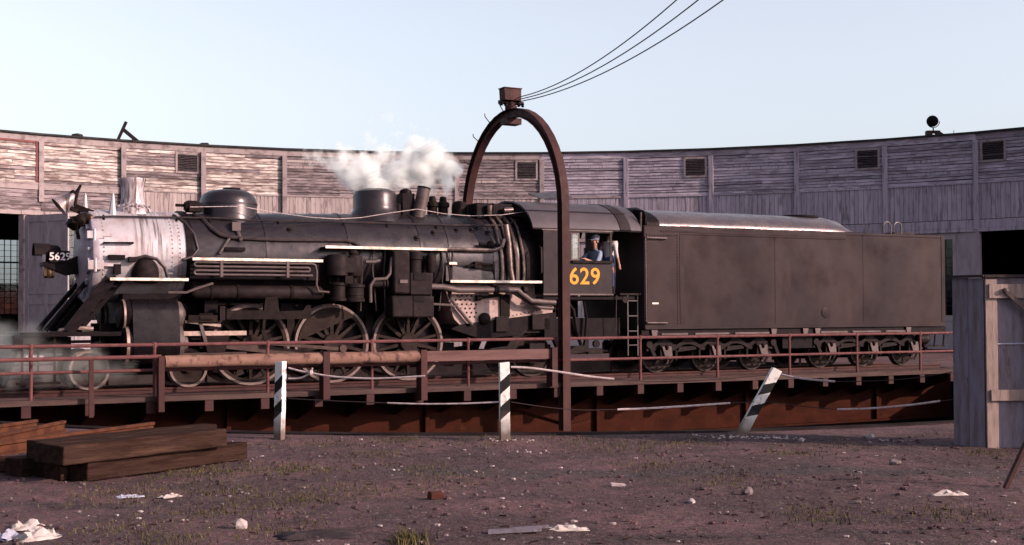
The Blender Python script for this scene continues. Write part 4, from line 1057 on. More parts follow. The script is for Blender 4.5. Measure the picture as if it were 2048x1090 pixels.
for (u, v, w) in ((-10.78, .35, 3.9), (-10.32, -.45, 3.86)):
    b = MB(); b.lathe((u, v, w), (.03, 0, 1), [(.085, 0), (.08, .06), (.03, .45), (.0, .52)], 8); b.build('flag_socket', 'graphite', lo)
# stack and domes
b = MB(); b.lathe((-9.79, 0, 0), (0, 0, 1), [(.46, 3.90), (.42, 4.03), (.34, 4.1), (.27, 4.16), (.245, 4.3), (.25, 4.5), (.265, 4.62), (.30, 4.70), (.30, 4.74), (.24, 4.74), (.2, 4.5), (.18, 4.1)], 32); stk = b.build('smokestack', 'stackmetal', lo)
b = MB()
for k in range(14): a = 2 * math.pi * k / 14; b.blob((-9.79 + .38 * math.cos(a), .38 * math.sin(a), 4.09), .03, 0)
tag(b.build('base_bolts', 'stackmetal', stk), kind='stuff')
b = MB(); b.lathe((-7.58, 0, 0), (0, 0, 1), [(.78, 3.62), (.70, 3.80), (.67, 3.92), (.665, 4.22), (.65, 4.34), (.58, 4.46), (.44, 4.54), (.2, 4.58), (0, 4.585)], 48); sd = b.build('sand_dome', 'jacket', lo)
b = MB(); b.lathe((-7.5, 0, 4.57), (0, 0, 1), [(.22, 0), (.2, .05), (.06, .07), (0, .075)], 18); b.build('sand_dome_hatch', 'black', sd)
b = MB(); b.ring((-7.58, 0, 4.23), (0, 0, 1), .655, .68, -.02, .02, 48); b.build('dome_bead', 'jacket', sd)
b = MB(); b.box(-7.75, -7.55, -.95, -.6, 3.55, 3.75); b.tube([(-7.62, -.86, 3.6), (-7.6, -1.0, 3.4), (-7.58, -1.08, 3.36)], .05, 8); b.tube([(-7.85, -1.04, 3.36), (-8.1, -1.12, 3.0)], .035, 8); b.build('sand_trap', 'palepipe', sd)
b = MB(); b.box(-7.98, -7.5, -1.14, -1.06, 3.08, 3.16); b.build('step_plate', 'black', lo)
b = MB(); b.lathe((-3.87, 0, 0), (0, 0, 1), [(.72, 3.9), (.62, 4.12), (.56, 4.2), (.545, 4.3), (.545, 4.58), (.50, 4.68), (.38, 4.74), (.12, 4.76), (0, 4.76)], 44); b.build('steam_dome', 'jacket', lo)
# steam turret, whistle, safety valves
b = MB(); b.tube([(-2.85, -.3, 3.96), (-2.66, -.3, 4.80)], .165, 18); wh = b.build('chime_whistle', 'palepipe', lo)
b = MB(); b.lathe((-2.66, -.3, 4.80), (.22, 0, 1), [(.172, -.02), (.172, .02), (.02, .05)], 18); b.build('whistle_cap', 'black', wh)
b = MB(); b.box(-3.22, -2.9, -.25, .15, 4.1, 4.66); b.lathe((-3.06, -.05, 4.6), (0, 0, 1), [(.15, 0), (.17, .05), (.14, .15), (.05, .2)], 14); b.lathe((-3.3, -.1, 4.1), (0, 0, 1), [(.12, 0), (.12, .28), (.06, .32)], 12); b.build('throttle_housing', 'black', lo)
for u in (-2.25, -1.95):
    b = MB(); b.lathe((u, .1, 4.14), (0, 0, 1), [(.13, 0), (.13, .22), (.17, .24), (.17, .34), (.1, .38), (.08, .5), (0, .52)], 14); b.build('safety_valve', 'grimy', lo)
b = MB(); b.lathe((-1.58, -.1, 4.1), (0, 0, 1), [(.2, 0), (.2, .3), (.16, .4), (.05, .44), (0, .44)], 16); b.build('turret_valve', 'grimy', lo)
b = MB(); b.box(-1.35, -.3, -.62, .55, 4.06, 4.46); b.lathe((-.9, -.66, 4.2), (0, 0, 1), [(.09, -.1), (.09, .2), (.03, .26)], 12); bevel(b.build('steam_turret', 'black', lo), .06, 3)
MB().tube([(-1.02, -.7, 4.12), (-1.02, -.72, 4.4)], .07, 10).build('turret_stem', 'polished', lo); MB().tube([(-.62, -.72, 4.28), (-.36, -.72, 4.30)], .07, 10).build('turret_stem', 'polished', lo)
# boiler handrail with stanchions
def on_boiler(u, w, extra=.09):
    r = 1.04 if u < -8.7 else 1.02 + (u + 8.66) / 7.5 * .21
    h = w - AX; return -math.sqrt(max(.02, r * r - h * h)) - extra
hp = [(-10.75, 3.78), (-10.38, 3.81), (-8.0, 3.85), (-7.25, 3.80), (-5.6, 3.84), (-2.2, 3.84), (-.65, 3.88), (-.2, 4.05)]
b = MB(); b.tube([(u, on_boiler(u, w, .1) - (.16 if -7.9 < u < -7.2 else 0), w) for u, w in hp], .022, 6); hr = b.build('boiler_handrail', 'pipe', lo)
for u in (-10.55, -8.95, -8.2, -6.6, -5.0, -3.9, -2.6, -1.5):
    w = 3.84; MB().tube([(u, on_boiler(u, w - .12, -.02), w - .12), (u, on_boiler(u, w, .1), w)], [.03, .022], 6).build('rail_stanchion', 'black', hr)
cp = [(-8.7, 4.06), (-7.56, 4.12), (-6.7, 4.0), (-5.88, 3.92), (-5.2, 3.90), (-4.6, 3.95), (-3.9, 4.08), (-3.11, 4.21), (-2.4, 4.12), (-1.67, 4.09), (-.8, 4.14), (.06, 4.27)]
b = MB(); b.tube([(u, -.9, w) for u, w in cp], .009, 5); b.build('bell_cord', 'rope', lo)
# pipes along the boiler
b = MB(); b.tube([(u, on_boiler(u, min(w, 3.93), .05), w) for u, w in ((-8.5, 3.95), (-8.36, 3.85), (-8.2, 3.58), (-8.02, 3.44), (-7.8, 3.39), (-7.2, 3.37), (-6.66, 3.36), (-5.4, 3.38), (-5.06, 3.38), (-4.85, 3.34), (-4.7, 3.22))], .05, 8); b.build('sand_pipe', 'pipe', lo)
b = MB(); b.tube([(u, on_boiler(u, min(w, 3.93), .04), w) for u, w in ((-8.98, 3.9), (-8.78, 3.72), (-8.62, 3.44), (-8.56, 3.1), (-8.68, 2.94), (-8.9, 2.86))], .035, 8); b.build('generator_pipe', 'pipe', lo)
b = MB(); b.box(-8.62, -8.3, -.5, -.1, 4.0, 4.2); b.lathe((-8.72, -.35, 4.12), (1, 0, 0), [(.0, 0), (.1, .02), (.14, .1), (.14, .3), (.09, .4)], 14); b.tube([(-8.9, -.35, 4.14), (-8.72, -.35, 4.14)], .035, 6); b.build('turbo_generator', 'grimy', lo)
for (u, w) in ((-6.37, 3.6), (-3.2, 3.48), (-2.72, 3.62), (-2.07, 3.70), (-1.65, 3.71), (-1.23, 3.66)):
    y = on_boiler(u, w, 0); a = Vector((0, y, w - AX)).normalized(); c = Vector((u, 0, AX)) + a * (Vector((0, y, w - AX)).length - .01)
    b = MB(); b.lathe(c, a, [(.075, 0), (.075, .03), (.045, .04), (.04, .08), (0, .085)], 12); b.build('washout_plug', 'pumpiron', lo)
b = MB(); b.tube([(-1.6, -1.27, 3.36), (-1.05, -1.32, 3.34)], .045, 8); b.lathe((-1.3, -1.28, 3.35), (0, -1, 0), [(.1, 0), (.1, .06), (.03, .1)], 12); b.build('check_valve', 'black', lo)
for k in range(9):
    u = -6.3 + k * .36; MB().blob((u, -.05, AX + 1.09 + .06 * (u + 6.3) / 3), .03, 0).build('boiler_lug', 'black', lo)

# air pump
ap = empty('air_pump', (0, 0, 0)); ap.parent = lo; OFF[ap.name] = OFF[lo.name]
b = MB(); b.lathe((-5.38, -1.38, 0), (0, 0, 1), [(.24, 2.52), (.26, 2.54), (.26, 2.96), (.22, 3.02), (.0, 3.04)], 24); b.lathe((-4.98, -1.38, 0), (0, 0, 1), [(.2, 2.52), (.215, 2.54), (.215, 2.94), (.19, 3.0), (.0, 3.02)], 24); b.box(-5.4, -4.98, -1.6, -1.2, 2.6, 2.94); b.build('steam_cylinder', 'pumpiron', ap)
b = MB(); b.lathe((-5.36, -1.38, 0), (0, 0, 1), [(.17, 1.92), (.2, 1.94), (.2, 2.0), (.17, 2.02), (.17, 2.28), (.2, 2.3), (.2, 2.36), (.05, 2.38), (.05, 2.54)], 22)
b.lathe((-4.95, -1.38, 0), (0, 0, 1), [(.2, 1.90), (.245, 1.92), (.245, 1.98), (.22, 2.0), (.22, 2.06), (.23, 2.07), (.22, 2.1), (.22, 2.24), (.245, 2.26), (.245, 2.32), (.06, 2.36), (.06, 2.54)], 22); b.build('air_cylinder', 'pumpiron', ap)
for (x, y) in ((-5.54, -1.3), (-5.2, -1.52), (-4.78, -1.3)): MB().tube([(x, y, 2.3), (x, y, 2.6)], .025, 6).build('tie_rod', 'grimy', ap)
b = MB(); b.box(-5.25, -5.05, -1.58, -1.5, 2.34, 2.52); b.build('center_piece', 'grimy', ap)
b = MB(); b.lathe((-5.0, -1.45, 3.0), (0, 0, 1), [(.1, 0), (.12, .06), (.09, .12), (0, .14)], 12); b.build('pump_top_head', 'pumpiron', ap)
b = MB(); b.tube([(-4.72, -1.5, 2.86), (-4.5, -1.5, 2.86), (-4.35, -1.5, 2.9)], .04, 8); b.tube([(-4.6, -1.52, 1.9), (-4.6, -1.52, 2.3), (-4.5, -1.52, 2.45), (-4.2, -1.52, 2.47), (-4.1, -1.52, 2.6), (-4.05, -1.5, 2.95), (-3.9, -1.5, 3.1)], .042, 8); b.build('pump_piping', 'palepipe', ap)
b = MB(); b.lathe((-4.55, -1.4, 2.35), (1, 0, 0), [(.07, 0), (.1, .02), (.1, .28), (.12, .3), (.12, .34), (.09, .36), (.12, .38), (.12, .42)], 14); b.build('strainer', 'pumpiron', ap)
# feedwater pump and heater
fp = empty('feedwater_pump', (0, 0, 0)); fp.parent = lo; OFF[fp.name] = OFF[lo.name]
b = MB(); b.box(-4.05, -3.62, -1.62, -1.2, 2.1, 3.14); bevel(b.build('pump_body', 'pumpiron', fp), .05, 2)
b = MB(); b.box(-3.61, -3.02, -1.58, -1.2, 2.08, 2.62); bevel(b.build('valve_deck', 'pumpiron', fp), .03, 2)
b = MB(); b.lathe((-3.42, -1.4, 2.62), (0, 0, 1), [(.17, 0), (.17, .3), (.2, .32), (.2, .5), (.1, .54)], 18); b.lathe((-2.98, -1.4, 2.62), (0, 0, 1), [(.1, 0), (.13, .05), (.13, .42), (.06, .48)], 14); b.build('steam_end', 'pumpiron', fp)
b = MB(); b.box(-4.1, -3.0, -1.64, -1.18, 1.54, 2.06); bevel(b.build('water_end', 'pumpiron', fp), .04, 2)
MB().box(-3.56, -3.28, -1.66, -1.641, 1.92, 2.05).build('opening', 'black', fp); MB().box(-3.52, -3.2, -1.60, -1.581, 2.44, 2.6).build('opening', 'black', fp)
b = MB(); b.box(-3.9, -3.7, -1.65, -1.62, 2.36, 2.44); b.build('name_plate', 'palepipe', fp)
b = MB(); b.bar((-3.55, -1.645, 1.55), (-3.55, -1.645, 1.9), .02, .02); b.build('seam', 'black', fp)
b = MB(); b.tube([(-2.98, -1.5, 1.86), (-2.5, -1.45, 1.84), (-2.3, -1.3, 1.8)], .03, 6); b.build('feed_pipe', 'palepipe', fp)
# extra piping behind the pumps
rg = random.Random(9)
for k in range(9):
    u = -4.7 + k * .3; MB().tube([(u, -1.22, 3.15), (u + rg.uniform(-.05, .05), -1.25, 2.7), (u + rg.uniform(-.1, .1), -1.2, 1.7)], .022, 5).build('small_pipe', 'pipe', lo)

# cab
def cab_side(s):
    v0, v1 = (-1.52, -1.49) if s < 0 else (1.49, 1.52)
    b = MB()
    b.box(.10, .92, v0, v1, 2.13, 3.80); b.box(.92, 2.10, v0, v1, 2.13, 2.97); b.box(2.10, 2.16, v0, v1, 2.13, 3.80); b.box(.92, 2.10, v0, v1, 3.71, 3.80)
    return b.build('cab_side', 'cab', lo)
cs = [cab_side(s) for s in (-1, 1)]
b = MB(); b.box(.08, 2.18, -1.545, -1.5, 2.09, 2.13); b.build('white_edge', 'palepipe', cs[0])
b = MB(); b.box(.06, 2.18, -1.535, -1.521, 3.74, 3.80); b.build('window_header', 'palepipe', cs[0])
b = MB(); b.box(.93, 2.14, -1.58, -1.46, 2.92, 2.985); b.build('arm_rest', 'grimy', cs[0])
b = MB()
for (x0, x1, z0, z1) in ((.93, .97, 2.99, 3.70), (1.14, 1.18, 2.99, 3.70), (.97, 1.14, 2.99, 3.03), (.97, 1.14, 3.66, 3.70)): b.box(x0, x1, -1.50, -1.475, z0, z1)
sw = b.build('sliding_window', 'palepipe', cs[0])
b = MB(); b.box(.97, 1.14, -1.492, -1.486, 3.03, 3.66); b.build('pane', 'glass', sw)
pl = text_mesh('5629', .60, .004, 'numbers', .009, 1.06)
place('cab_number', pl, cs[0], (1.155, -1.524, 2.56), (R(90), 0, 0), (1.01, 1, 1))
b = MB(); b.box(.10, .13, -1.49, 1.49, 2.13, 3.95); b.prism([(-1.46, 3.9), (-1.3, 4.15), (-.9, 4.38), (0, 4.5), (.9, 4.38), (1.3, 4.15), (1.46, 3.9)], lambda a, c, d: (d, a, c), .10, .13); b.build('cab_front', 'black', lo)
rp = [(-1.56, 3.80), (-1.50, 3.93), (-1.38, 4.10), (-1.18, 4.27), (-.88, 4.43), (-.5, 4.55), (0, 4.60), (.5, 4.55), (.88, 4.43), (1.18, 4.27), (1.38, 4.10), (1.50, 3.93), (1.56, 3.80)]
b = MB()
ro = [(v, w) for v, w in rp] + [(v * .975, w - .04) for v, w in rp[::-1]]
b.prism(ro, lambda a, c, d: (d, a, c), -.22, 2.75)
rf = b.build('cab_roof', 'cabroof', lo)
b = MB(); rr = [(v * 1.01, w + .012) for v, w in rp] + [(v * .99, w - .03) for v, w in rp[::-1]]
b.prism(rr, lambda a, c, d: (d, a, c), 2.40, 2.72); b.build('roof_band', 'cab', rf)
b = MB(); b.prism(ro, lambda a, c, d: (d, a, c), 2.751, 3.06); b.build('roof_visor', 'cabroof', rf)
b = MB(); b.bar((-.22, -1.24, 4.265), (2.75, -1.24, 4.265), .02, .02); b.build('roof_seam', 'black', rf)
b = MB(); b.bar((.5, -.35, 4.72), (1.45, -.35, 4.80), .7, .02, (0, -.3, 1)); b.bar((1.1, -.6, 4.6), (1.42, -.6, 4.78), .02, .03); b.build('roof_hatch', 'cabroof', rf)
b = MB(); b.box(.13, 2.9, -1.45, 1.45, 1.98, 2.06); b.build('cab_floor', 'black', lo)
b = MB(); b.lathe((.13, 0, 2.95), (1, 0, 0), [(1.05, 0), (1.05, .35), (.95, .4), (0, .42)], 24); b.build('backhead', 'black', lo)
b = MB(); b.box(1.58, 2.08, -1.35, -.85, 2.07, 2.58); b.box(2.03, 2.10, -1.35, -.85, 2.58, 2.85); b.build('engineer_seat', 'black', lo)
b = MB(); b.tube([(.02, -1.46, 2.62), (.02, -1.56, 2.66), (.02, -1.56, 3.28), (.02, -1.46, 3.32)], .02, 6); b.build('front_grab_iron', 'pipe', lo)
b = MB(); b.tube([(2.22, -1.52, 2.2), (2.22, -1.54, 2.3), (2.22, -1.54, 3.2), (2.22, -1.5, 3.3)], .018, 6); b.tube([(2.3, -1.45, 1.1), (2.3, -1.5, 2.1)], .014, 6); b.build('rear_grab_iron', 'pipe', lo)
b = MB(); b.box(.3, 2.6, -1.2, 1.2, 1.0, 1.5); b.tube([(.85, -1.3, 2.0), (1.1, -1.3, 1.7), (1.2, -1.28, 1.2), (1.35, -1.26, .8)], .05, 8); b.tube([(1.4, -1.3, 2.0), (1.5, -1.3, 1.5), (1.45, -1.3, 1.0)], .035, 8); b.build('drawbar_frame', 'black', lo)
b = MB(); b.prism([(1.55, .62), (1.62, 1.0), (1.85, 1.18), (2.2, 1.25), (2.2, 1.18), (1.9, 1.08), (1.72, .95), (1.7, .62)], lambda a, c, d: (a, d, c), -1.06, -.96); b.box(1.7, 2.15, -1.05, -.95, .55, .7); b.lathe((1.95, -1.0, .82), (0, -1, 0), [(.1, 0), (.1, .08)], 10); b.build('trailing_spring_rig', 'pumpiron', lo)

# ================================================================ tender
td = empty('tender', T(8.7, 0, 0), TH, off=(8.7, 0, 0))
tag(td, 'long black riveted tender with rounded coal hood coupled behind the cab', 'tender')
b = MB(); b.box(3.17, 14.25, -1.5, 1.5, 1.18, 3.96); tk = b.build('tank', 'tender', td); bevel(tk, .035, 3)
b = MB(); b.box(3.12, 14.3, -1.44, 1.44, .98, 1.17); b.build('underframe', 'black', td)
hood = [(-1.485, 3.965), (-1.475, 4.02), (-1.43, 4.10), (-1.30, 4.20), (-1.05, 4.32), (-.7, 4.42), (-.3, 4.48), (0, 4.495), (.3, 4.48), (.7, 4.42), (1.05, 4.32), (1.30, 4.20), (1.43, 4.10), (1.475, 4.02), (1.485, 3.965)]
b = MB()
n = len(hood); us = [3.70 + .5 * k for k in range(13)]
ends = [(9.75, 1.0), (10.15, .8), (10.45, .3), (10.6, .0)]
rows = [(u, 1.0) for u in us] + ends
for (u, q) in rows:
    for (v, w) in hood: b.v.append(Vector((u + (1.0 - abs(v) / 1.5) * (.9 if q < 1 else (.6 if u > 9.6 else 0)), v, 3.965 + (w - 3.965) * q + .004 * math.sin(u * 3 + v * 4))))
for i in range(len(rows) - 1):
    for k in range(n - 1): b.f.append((i * n + k, i * n + k + 1, (i + 1) * n + k + 1, (i + 1) * n + k))
b.f.append(tuple(range(n)))
hd_ = b.build('coal_hood', 'tenderhood', td, sharp=60)
b = MB(); b.prism([(v * .995, w + .0 if w > 3.97 else 3.79) for v, w in hood], lambda a, c, d: (d, a, c), 3.30, 3.695); b.prism([(-1.44, 3.97), (-1.46, 4.2), (-1.35, 4.36), (-1.0, 4.42), (1.0, 4.42), (1.35, 4.36), (1.46, 4.2), (1.44, 3.97)], lambda a, c, d: (d, a, c), 3.26, 3.299); b.build('coal_gate', 'black', td)
b = MB(); b.lathe((9.6, 0, 4.44), (0, 0, 1), [(.75, 0), (.72, .06), (.4, .09), (0, .1)], 20); b.build('hood_hatch', 'black', td)
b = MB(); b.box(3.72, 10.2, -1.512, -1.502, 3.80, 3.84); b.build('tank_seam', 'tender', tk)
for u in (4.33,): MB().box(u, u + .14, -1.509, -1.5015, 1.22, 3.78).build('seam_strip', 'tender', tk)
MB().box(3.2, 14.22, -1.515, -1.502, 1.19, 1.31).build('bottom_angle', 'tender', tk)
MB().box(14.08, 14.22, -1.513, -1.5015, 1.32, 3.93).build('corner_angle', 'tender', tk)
rv = MB()
def rr_(u0, v_, w0, u1, w1, step=.085):
    L = math.hypot(u1 - u0, w1 - w0); m_ = int(L / step)
    for k in range(m_ + 1):
        t = k / m_; rv.blob((u0 + (u1 - u0) * t, -1.502, w0 + (w1 - w0) * t), .019, 0)
for q in ((3.26, 0, 1.3, 3.26, 3.72), (3.26, 0, 3.7, 4.25, 3.7), (4.25, 0, 1.25, 4.25, 3.72), (3.26, 0, 1.25, 14.15, 1.25), (4.4, 0, 3.74, 10.2, 3.74), (10.3, 0, 3.88, 14.15, 3.88), (14.15, 0, 1.3, 14.15, 3.88), (7.6, 0, 1.3, 7.6, 3.7), (10.9, 0, 1.3, 10.9, 3.85)): rr_(*q)
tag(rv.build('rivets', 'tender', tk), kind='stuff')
for (w, c) in ((3.62, 'whitetrim'), (1.36, 'whitetrim')):
    b = MB(); b.tube([(3.22, -1.5, w), (3.22, -1.58, w), (3.85, -1.58, w), (3.9, -1.5, w)], .022, 6); b.build('grab_bar', 'palepipe', td)
b = MB(); b.tube([(3.2, -1.5, 1.36), (3.17, -1.58, 1.4), (3.17, -1.58, 3.6), (3.2, -1.5, 3.64)], .022, 6); b.build('grab_bar', 'pipe', td)
b = MB(); b.box(3.42, 3.62, -1.512, -1.501, 1.86, 1.9); b.build('reflector', 'whitetrim', td)
b = MB(); b.tube([(3.1, -1.46, 3.8), (3.1, -1.48, 4.3)], .03, 6); b.build('gate_post', 'palepipe', td)  # post at the coal gate
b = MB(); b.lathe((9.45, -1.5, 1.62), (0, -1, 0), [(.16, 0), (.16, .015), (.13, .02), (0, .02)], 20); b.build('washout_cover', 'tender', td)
for u in (12.02, 12.45):
    b = MB(); b.tube([(u, -1.2, 3.96), (u, -1.2, 4.2)] + [(u + .15 - .15 * math.cos(math.pi * k / 8), -1.2, 4.2 + .14 * math.sin(math.pi * k / 8)) for k in range(1, 8)] + [(u + .3, -1.2, 4.2), (u + .3, -1.2, 3.96)], .018, 6); b.build('manhole_rail', 'pipe', td)
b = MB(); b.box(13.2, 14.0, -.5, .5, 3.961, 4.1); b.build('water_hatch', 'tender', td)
for (u, r_) in ((2.71, 0), (3.02, 0)): MB().bar((u, -1.4, 2.1), (u, -1.4, .5), .03, .03).build('ladder_rail', 'pipe', td)
for w in (1.95, 1.55, 1.15, .78): MB().bar((2.71, -1.4, w), (3.02, -1.4, w), .05, .025).build('ladder_rung', 'pipe', td)
b = MB(); b.box(2.45, 3.1, -1.44, -1.1, 2.1, 2.15); b.build('gangway_step', 'pumpiron', td)
MB().lathe((2.6, -1.42, 1.98), (0, -1, 0), [(.09, 0), (.09, .04)], 10).build('step_disc', 'pumpiron', td)
for k, u in enumerate((3.5, 7.55, 8.7, 9.15, 12.7)):
    b = MB(); b.prism([(u - .1, 1.17), (u + .1, 1.17), (u + .07, 1.0), (u, .96), (u - .07, 1.0)], lambda a, c, d: (a, d, c), -1.5, -1.445); b.build('frame_bracket', 'palepipe', td)
for (u0, u1) in ((3.75, 4.6), (4.85, 6.0), (6.2, 7.4), (9.3, 10.3), (10.5, 11.6), (11.8, 12.6)):
    b = MB(); b.box(u0, u1, -1.47, -1.445, 1.03, 1.08); b.build('frame_pipe', 'palepipe', td)
sw_ = small_wheel(.455, 'darktyre')
def truck(u0):
    us = [u0 + 1.645 * k for k in range(3)]
    for u in us:
        for s in (-1, 1):
            w = place('tender_wheel', sw_[1], td, (u - .05, .76 * s, .455), (0, 0, 0) if s < 0 else (0, 0, math.pi))
            o = bpy.data.objects.new('tyre', sw_[0]); COL.objects.link(o); o.parent = w
        MB().tube([(u - .05, -1.0, .455), (u - .05, 1.0, .455)], .07, 8).build('axle', 'black', td)
    for s in (-1, 1):
        v0, v1 = (-1.12, -.98) if s < 0 else (.98, 1.12)
        # arched cast side frame
        top, bot = [], []
        a, e = us[0] - .55, us[2] + .55
        N_ = 64
        for k in range(N_ + 1):
            u = a + (e - a) * k / N_
            dmin = min(abs(u - q) for q in us)
            hw = min(abs(u - (us[0] + .82)), abs(u - (us[1] + .82)))
            t = .80 + .10 * math.cos(math.pi * min(1, dmin / .82) * 2) 
            top.append((u, t + .06)); bt = .60 + .17 * (1 - min(1, hw / .45) ** 2) if hw < .45 else (.60 if dmin > .22 else .66)
            bot.append((u, bt))
        b = MB(); b.prism(bot + top[::-1], lambda x, c, d: (x, d, c), v0, v1)
        fr = b.build('truck_side_frame', 'pumpiron', td)
        for u in us:
            b = MB(); q = v0 - .10 if s < 0 else v0
            b.box(u - .17, u + .17, q, q + .24, .36, .76); jb = b.build('journal_box', 'grimy', fr)
            if s < 0:
                b = MB(); b.prism([(u - .14, .72), (u - .07, .72), (u - .03, .62), (u + .05, .62), (u + .08, .72), (u + .16, .72), (u + .2, .40), (u - .02, .38)], lambda x, c, d: (x, d, c), q - .05, q - .002); b.build('journal_lid', 'palepipe', jb)
                b = MB(); b.blob((u + .02, q - .03, .70), .055, 1); b.build('lid_hinge', 'grimy', jb)
        for u in (us[0] + .82, us[1] + .82):
            b = MB(); b.prism([(u - .36, .66), (u - .3, .78), (u + .3, .78), (u + .36, .66), (u + .2, .52), (u - .2, .52)] if False else [(u - .33, .56), (u - .26, .70), (u + .28, .71), (u + .30, .62)], lambda x, c, d: (x, d, c), v0 + .03, v1 - .03); b.build('equalizer_web', 'pumpiron', fr)
            MB().box(u - .42, u - .36, v0, v1, .34, .62).build('pedestal', 'grimy', fr); MB().box(u + .36, u + .42, v0, v1, .34, .62).build('pedestal', 'grimy', fr)
        for u in (us[0] - .5, us[2] + .45):
            b = MB(); b.bar((u, v0, .85), (u + .2, v0, .45), .08, .1); b.lathe((u, v0 - .02, .78), (0, s, 0), [(.1, -.05), (.1, .06)], 10); b.build('brake_rigging', 'pumpiron', fr)
        for u in us:
            b = MB(); b.bar((u - .3, v0 + .05, .22), (u + .22, v0 + .05, .20), .05, .07); b.bar((u + .2, v0 + .05, .2), (u + .36, v0 + .05, .42), .04, .05); b.build('brake_beam', 'grimy', fr)
    b = MB(); b.box(us[0], us[2], -.5, .5, .6, .95); b.build('truck_bolster', 'black', td)
    MB().box(us[0] - .5, us[2] + .5, -.42, .42, .26, .6).build('inner_brake_gear', 'black', td)  # black box added to darken the background behind the truck wheels
truck(4.04); truck(9.86)
b = MB(); b.box(8.1, 9.2, -1.2, 1.2, .6, .97); b.build('center_tank', 'black', td)
b = MB(); b.box(13.5, 14.35, -1.35, 1.35, .55, .6); b.bar((14.28, -1.35, .58), (14.28, -1.42, 1.1), .04, .04); b.bar((13.9, -1.35, .58), (13.9, -1.42, 1.1), .04, .04); b.lathe((13.35, -1.2, .8), (1, 0, 0), [(.0, 0), (.15, .02), (.17, .1), (.17, .35), (.1, .42)], 12); b.build('rear_step', 'pumpiron', td)
b = MB(); b.tube([(14.32, -1.35, 1.3), (14.32, -1.35, 3.9)], .02, 6); b.tube([(14.32, -.95, 1.3), (14.32, -.95, 3.9)], .02, 6); b.build('rear_ladder', 'pipe', td)
b = MB(); b.box(14.25, 15.0, -.15, .15, .7, 1.0); b.build('rear_coupler', 'grimy', td)
b = MB(); b.blob((3.5, -.2, 4.35), .5, 2, .3, (1, 1.6, .35)); b.build('coal_load', 'coal', td)

# ================================================================ people
def skin_body(name, verts, edges, root, parent, mats_by, sub=1):
    me = bpy.data.meshes.new(name + '_cage')
    me.from_pydata([v[0] for v in verts], edges, [])
    ob = bpy.data.objects.new(name + '_cage', me); COL.objects.link(ob)
    md = ob.modifiers.new('skin', 'SKIN'); md.use_smooth_shade = True
    if not me.skin_vertices: raise RuntimeError('no skin layer')
    for i, v in enumerate(verts):
        r = v[1]; me.skin_vertices[0].data[i].radius = (r, r) if not isinstance(r, tuple) else r
        me.skin_vertices[0].data[i].use_root = (i == root)
    sb_ = ob.modifiers.new('sub', 'SUBSURF'); sb_.levels = sub; sb_.render_levels = sub
    bpy.context.view_layer.update()
    out = bpy.data.meshes.new_from_object(ob.evaluated_get(bpy.context.evaluated_depsgraph_get()))
    bpy.data.objects.remove(ob); bpy.data.meshes.remove(me)
    out.materials.clear()
    order = []
    for _, m in mats_by:
        if m not in order: order.append(m); out.materials.append(MATS[m])
    P = [(Vector(v[0]), i) for i, v in enumerate(verts)]
    which = {}
    for ids, m in mats_by:
        for i in ids: which[i] = order.index(m)
    for f in out.polygons:
        c = f.center
        i = min(P, key=lambda q: (q[0] - c).length_squared)[1]
        f.material_index = which.get(i, 0)
        f.use_smooth = True
    out.name = name
    o = bpy.data.objects.new(name, out); COL.objects.link(o); o.parent = parent
    return o

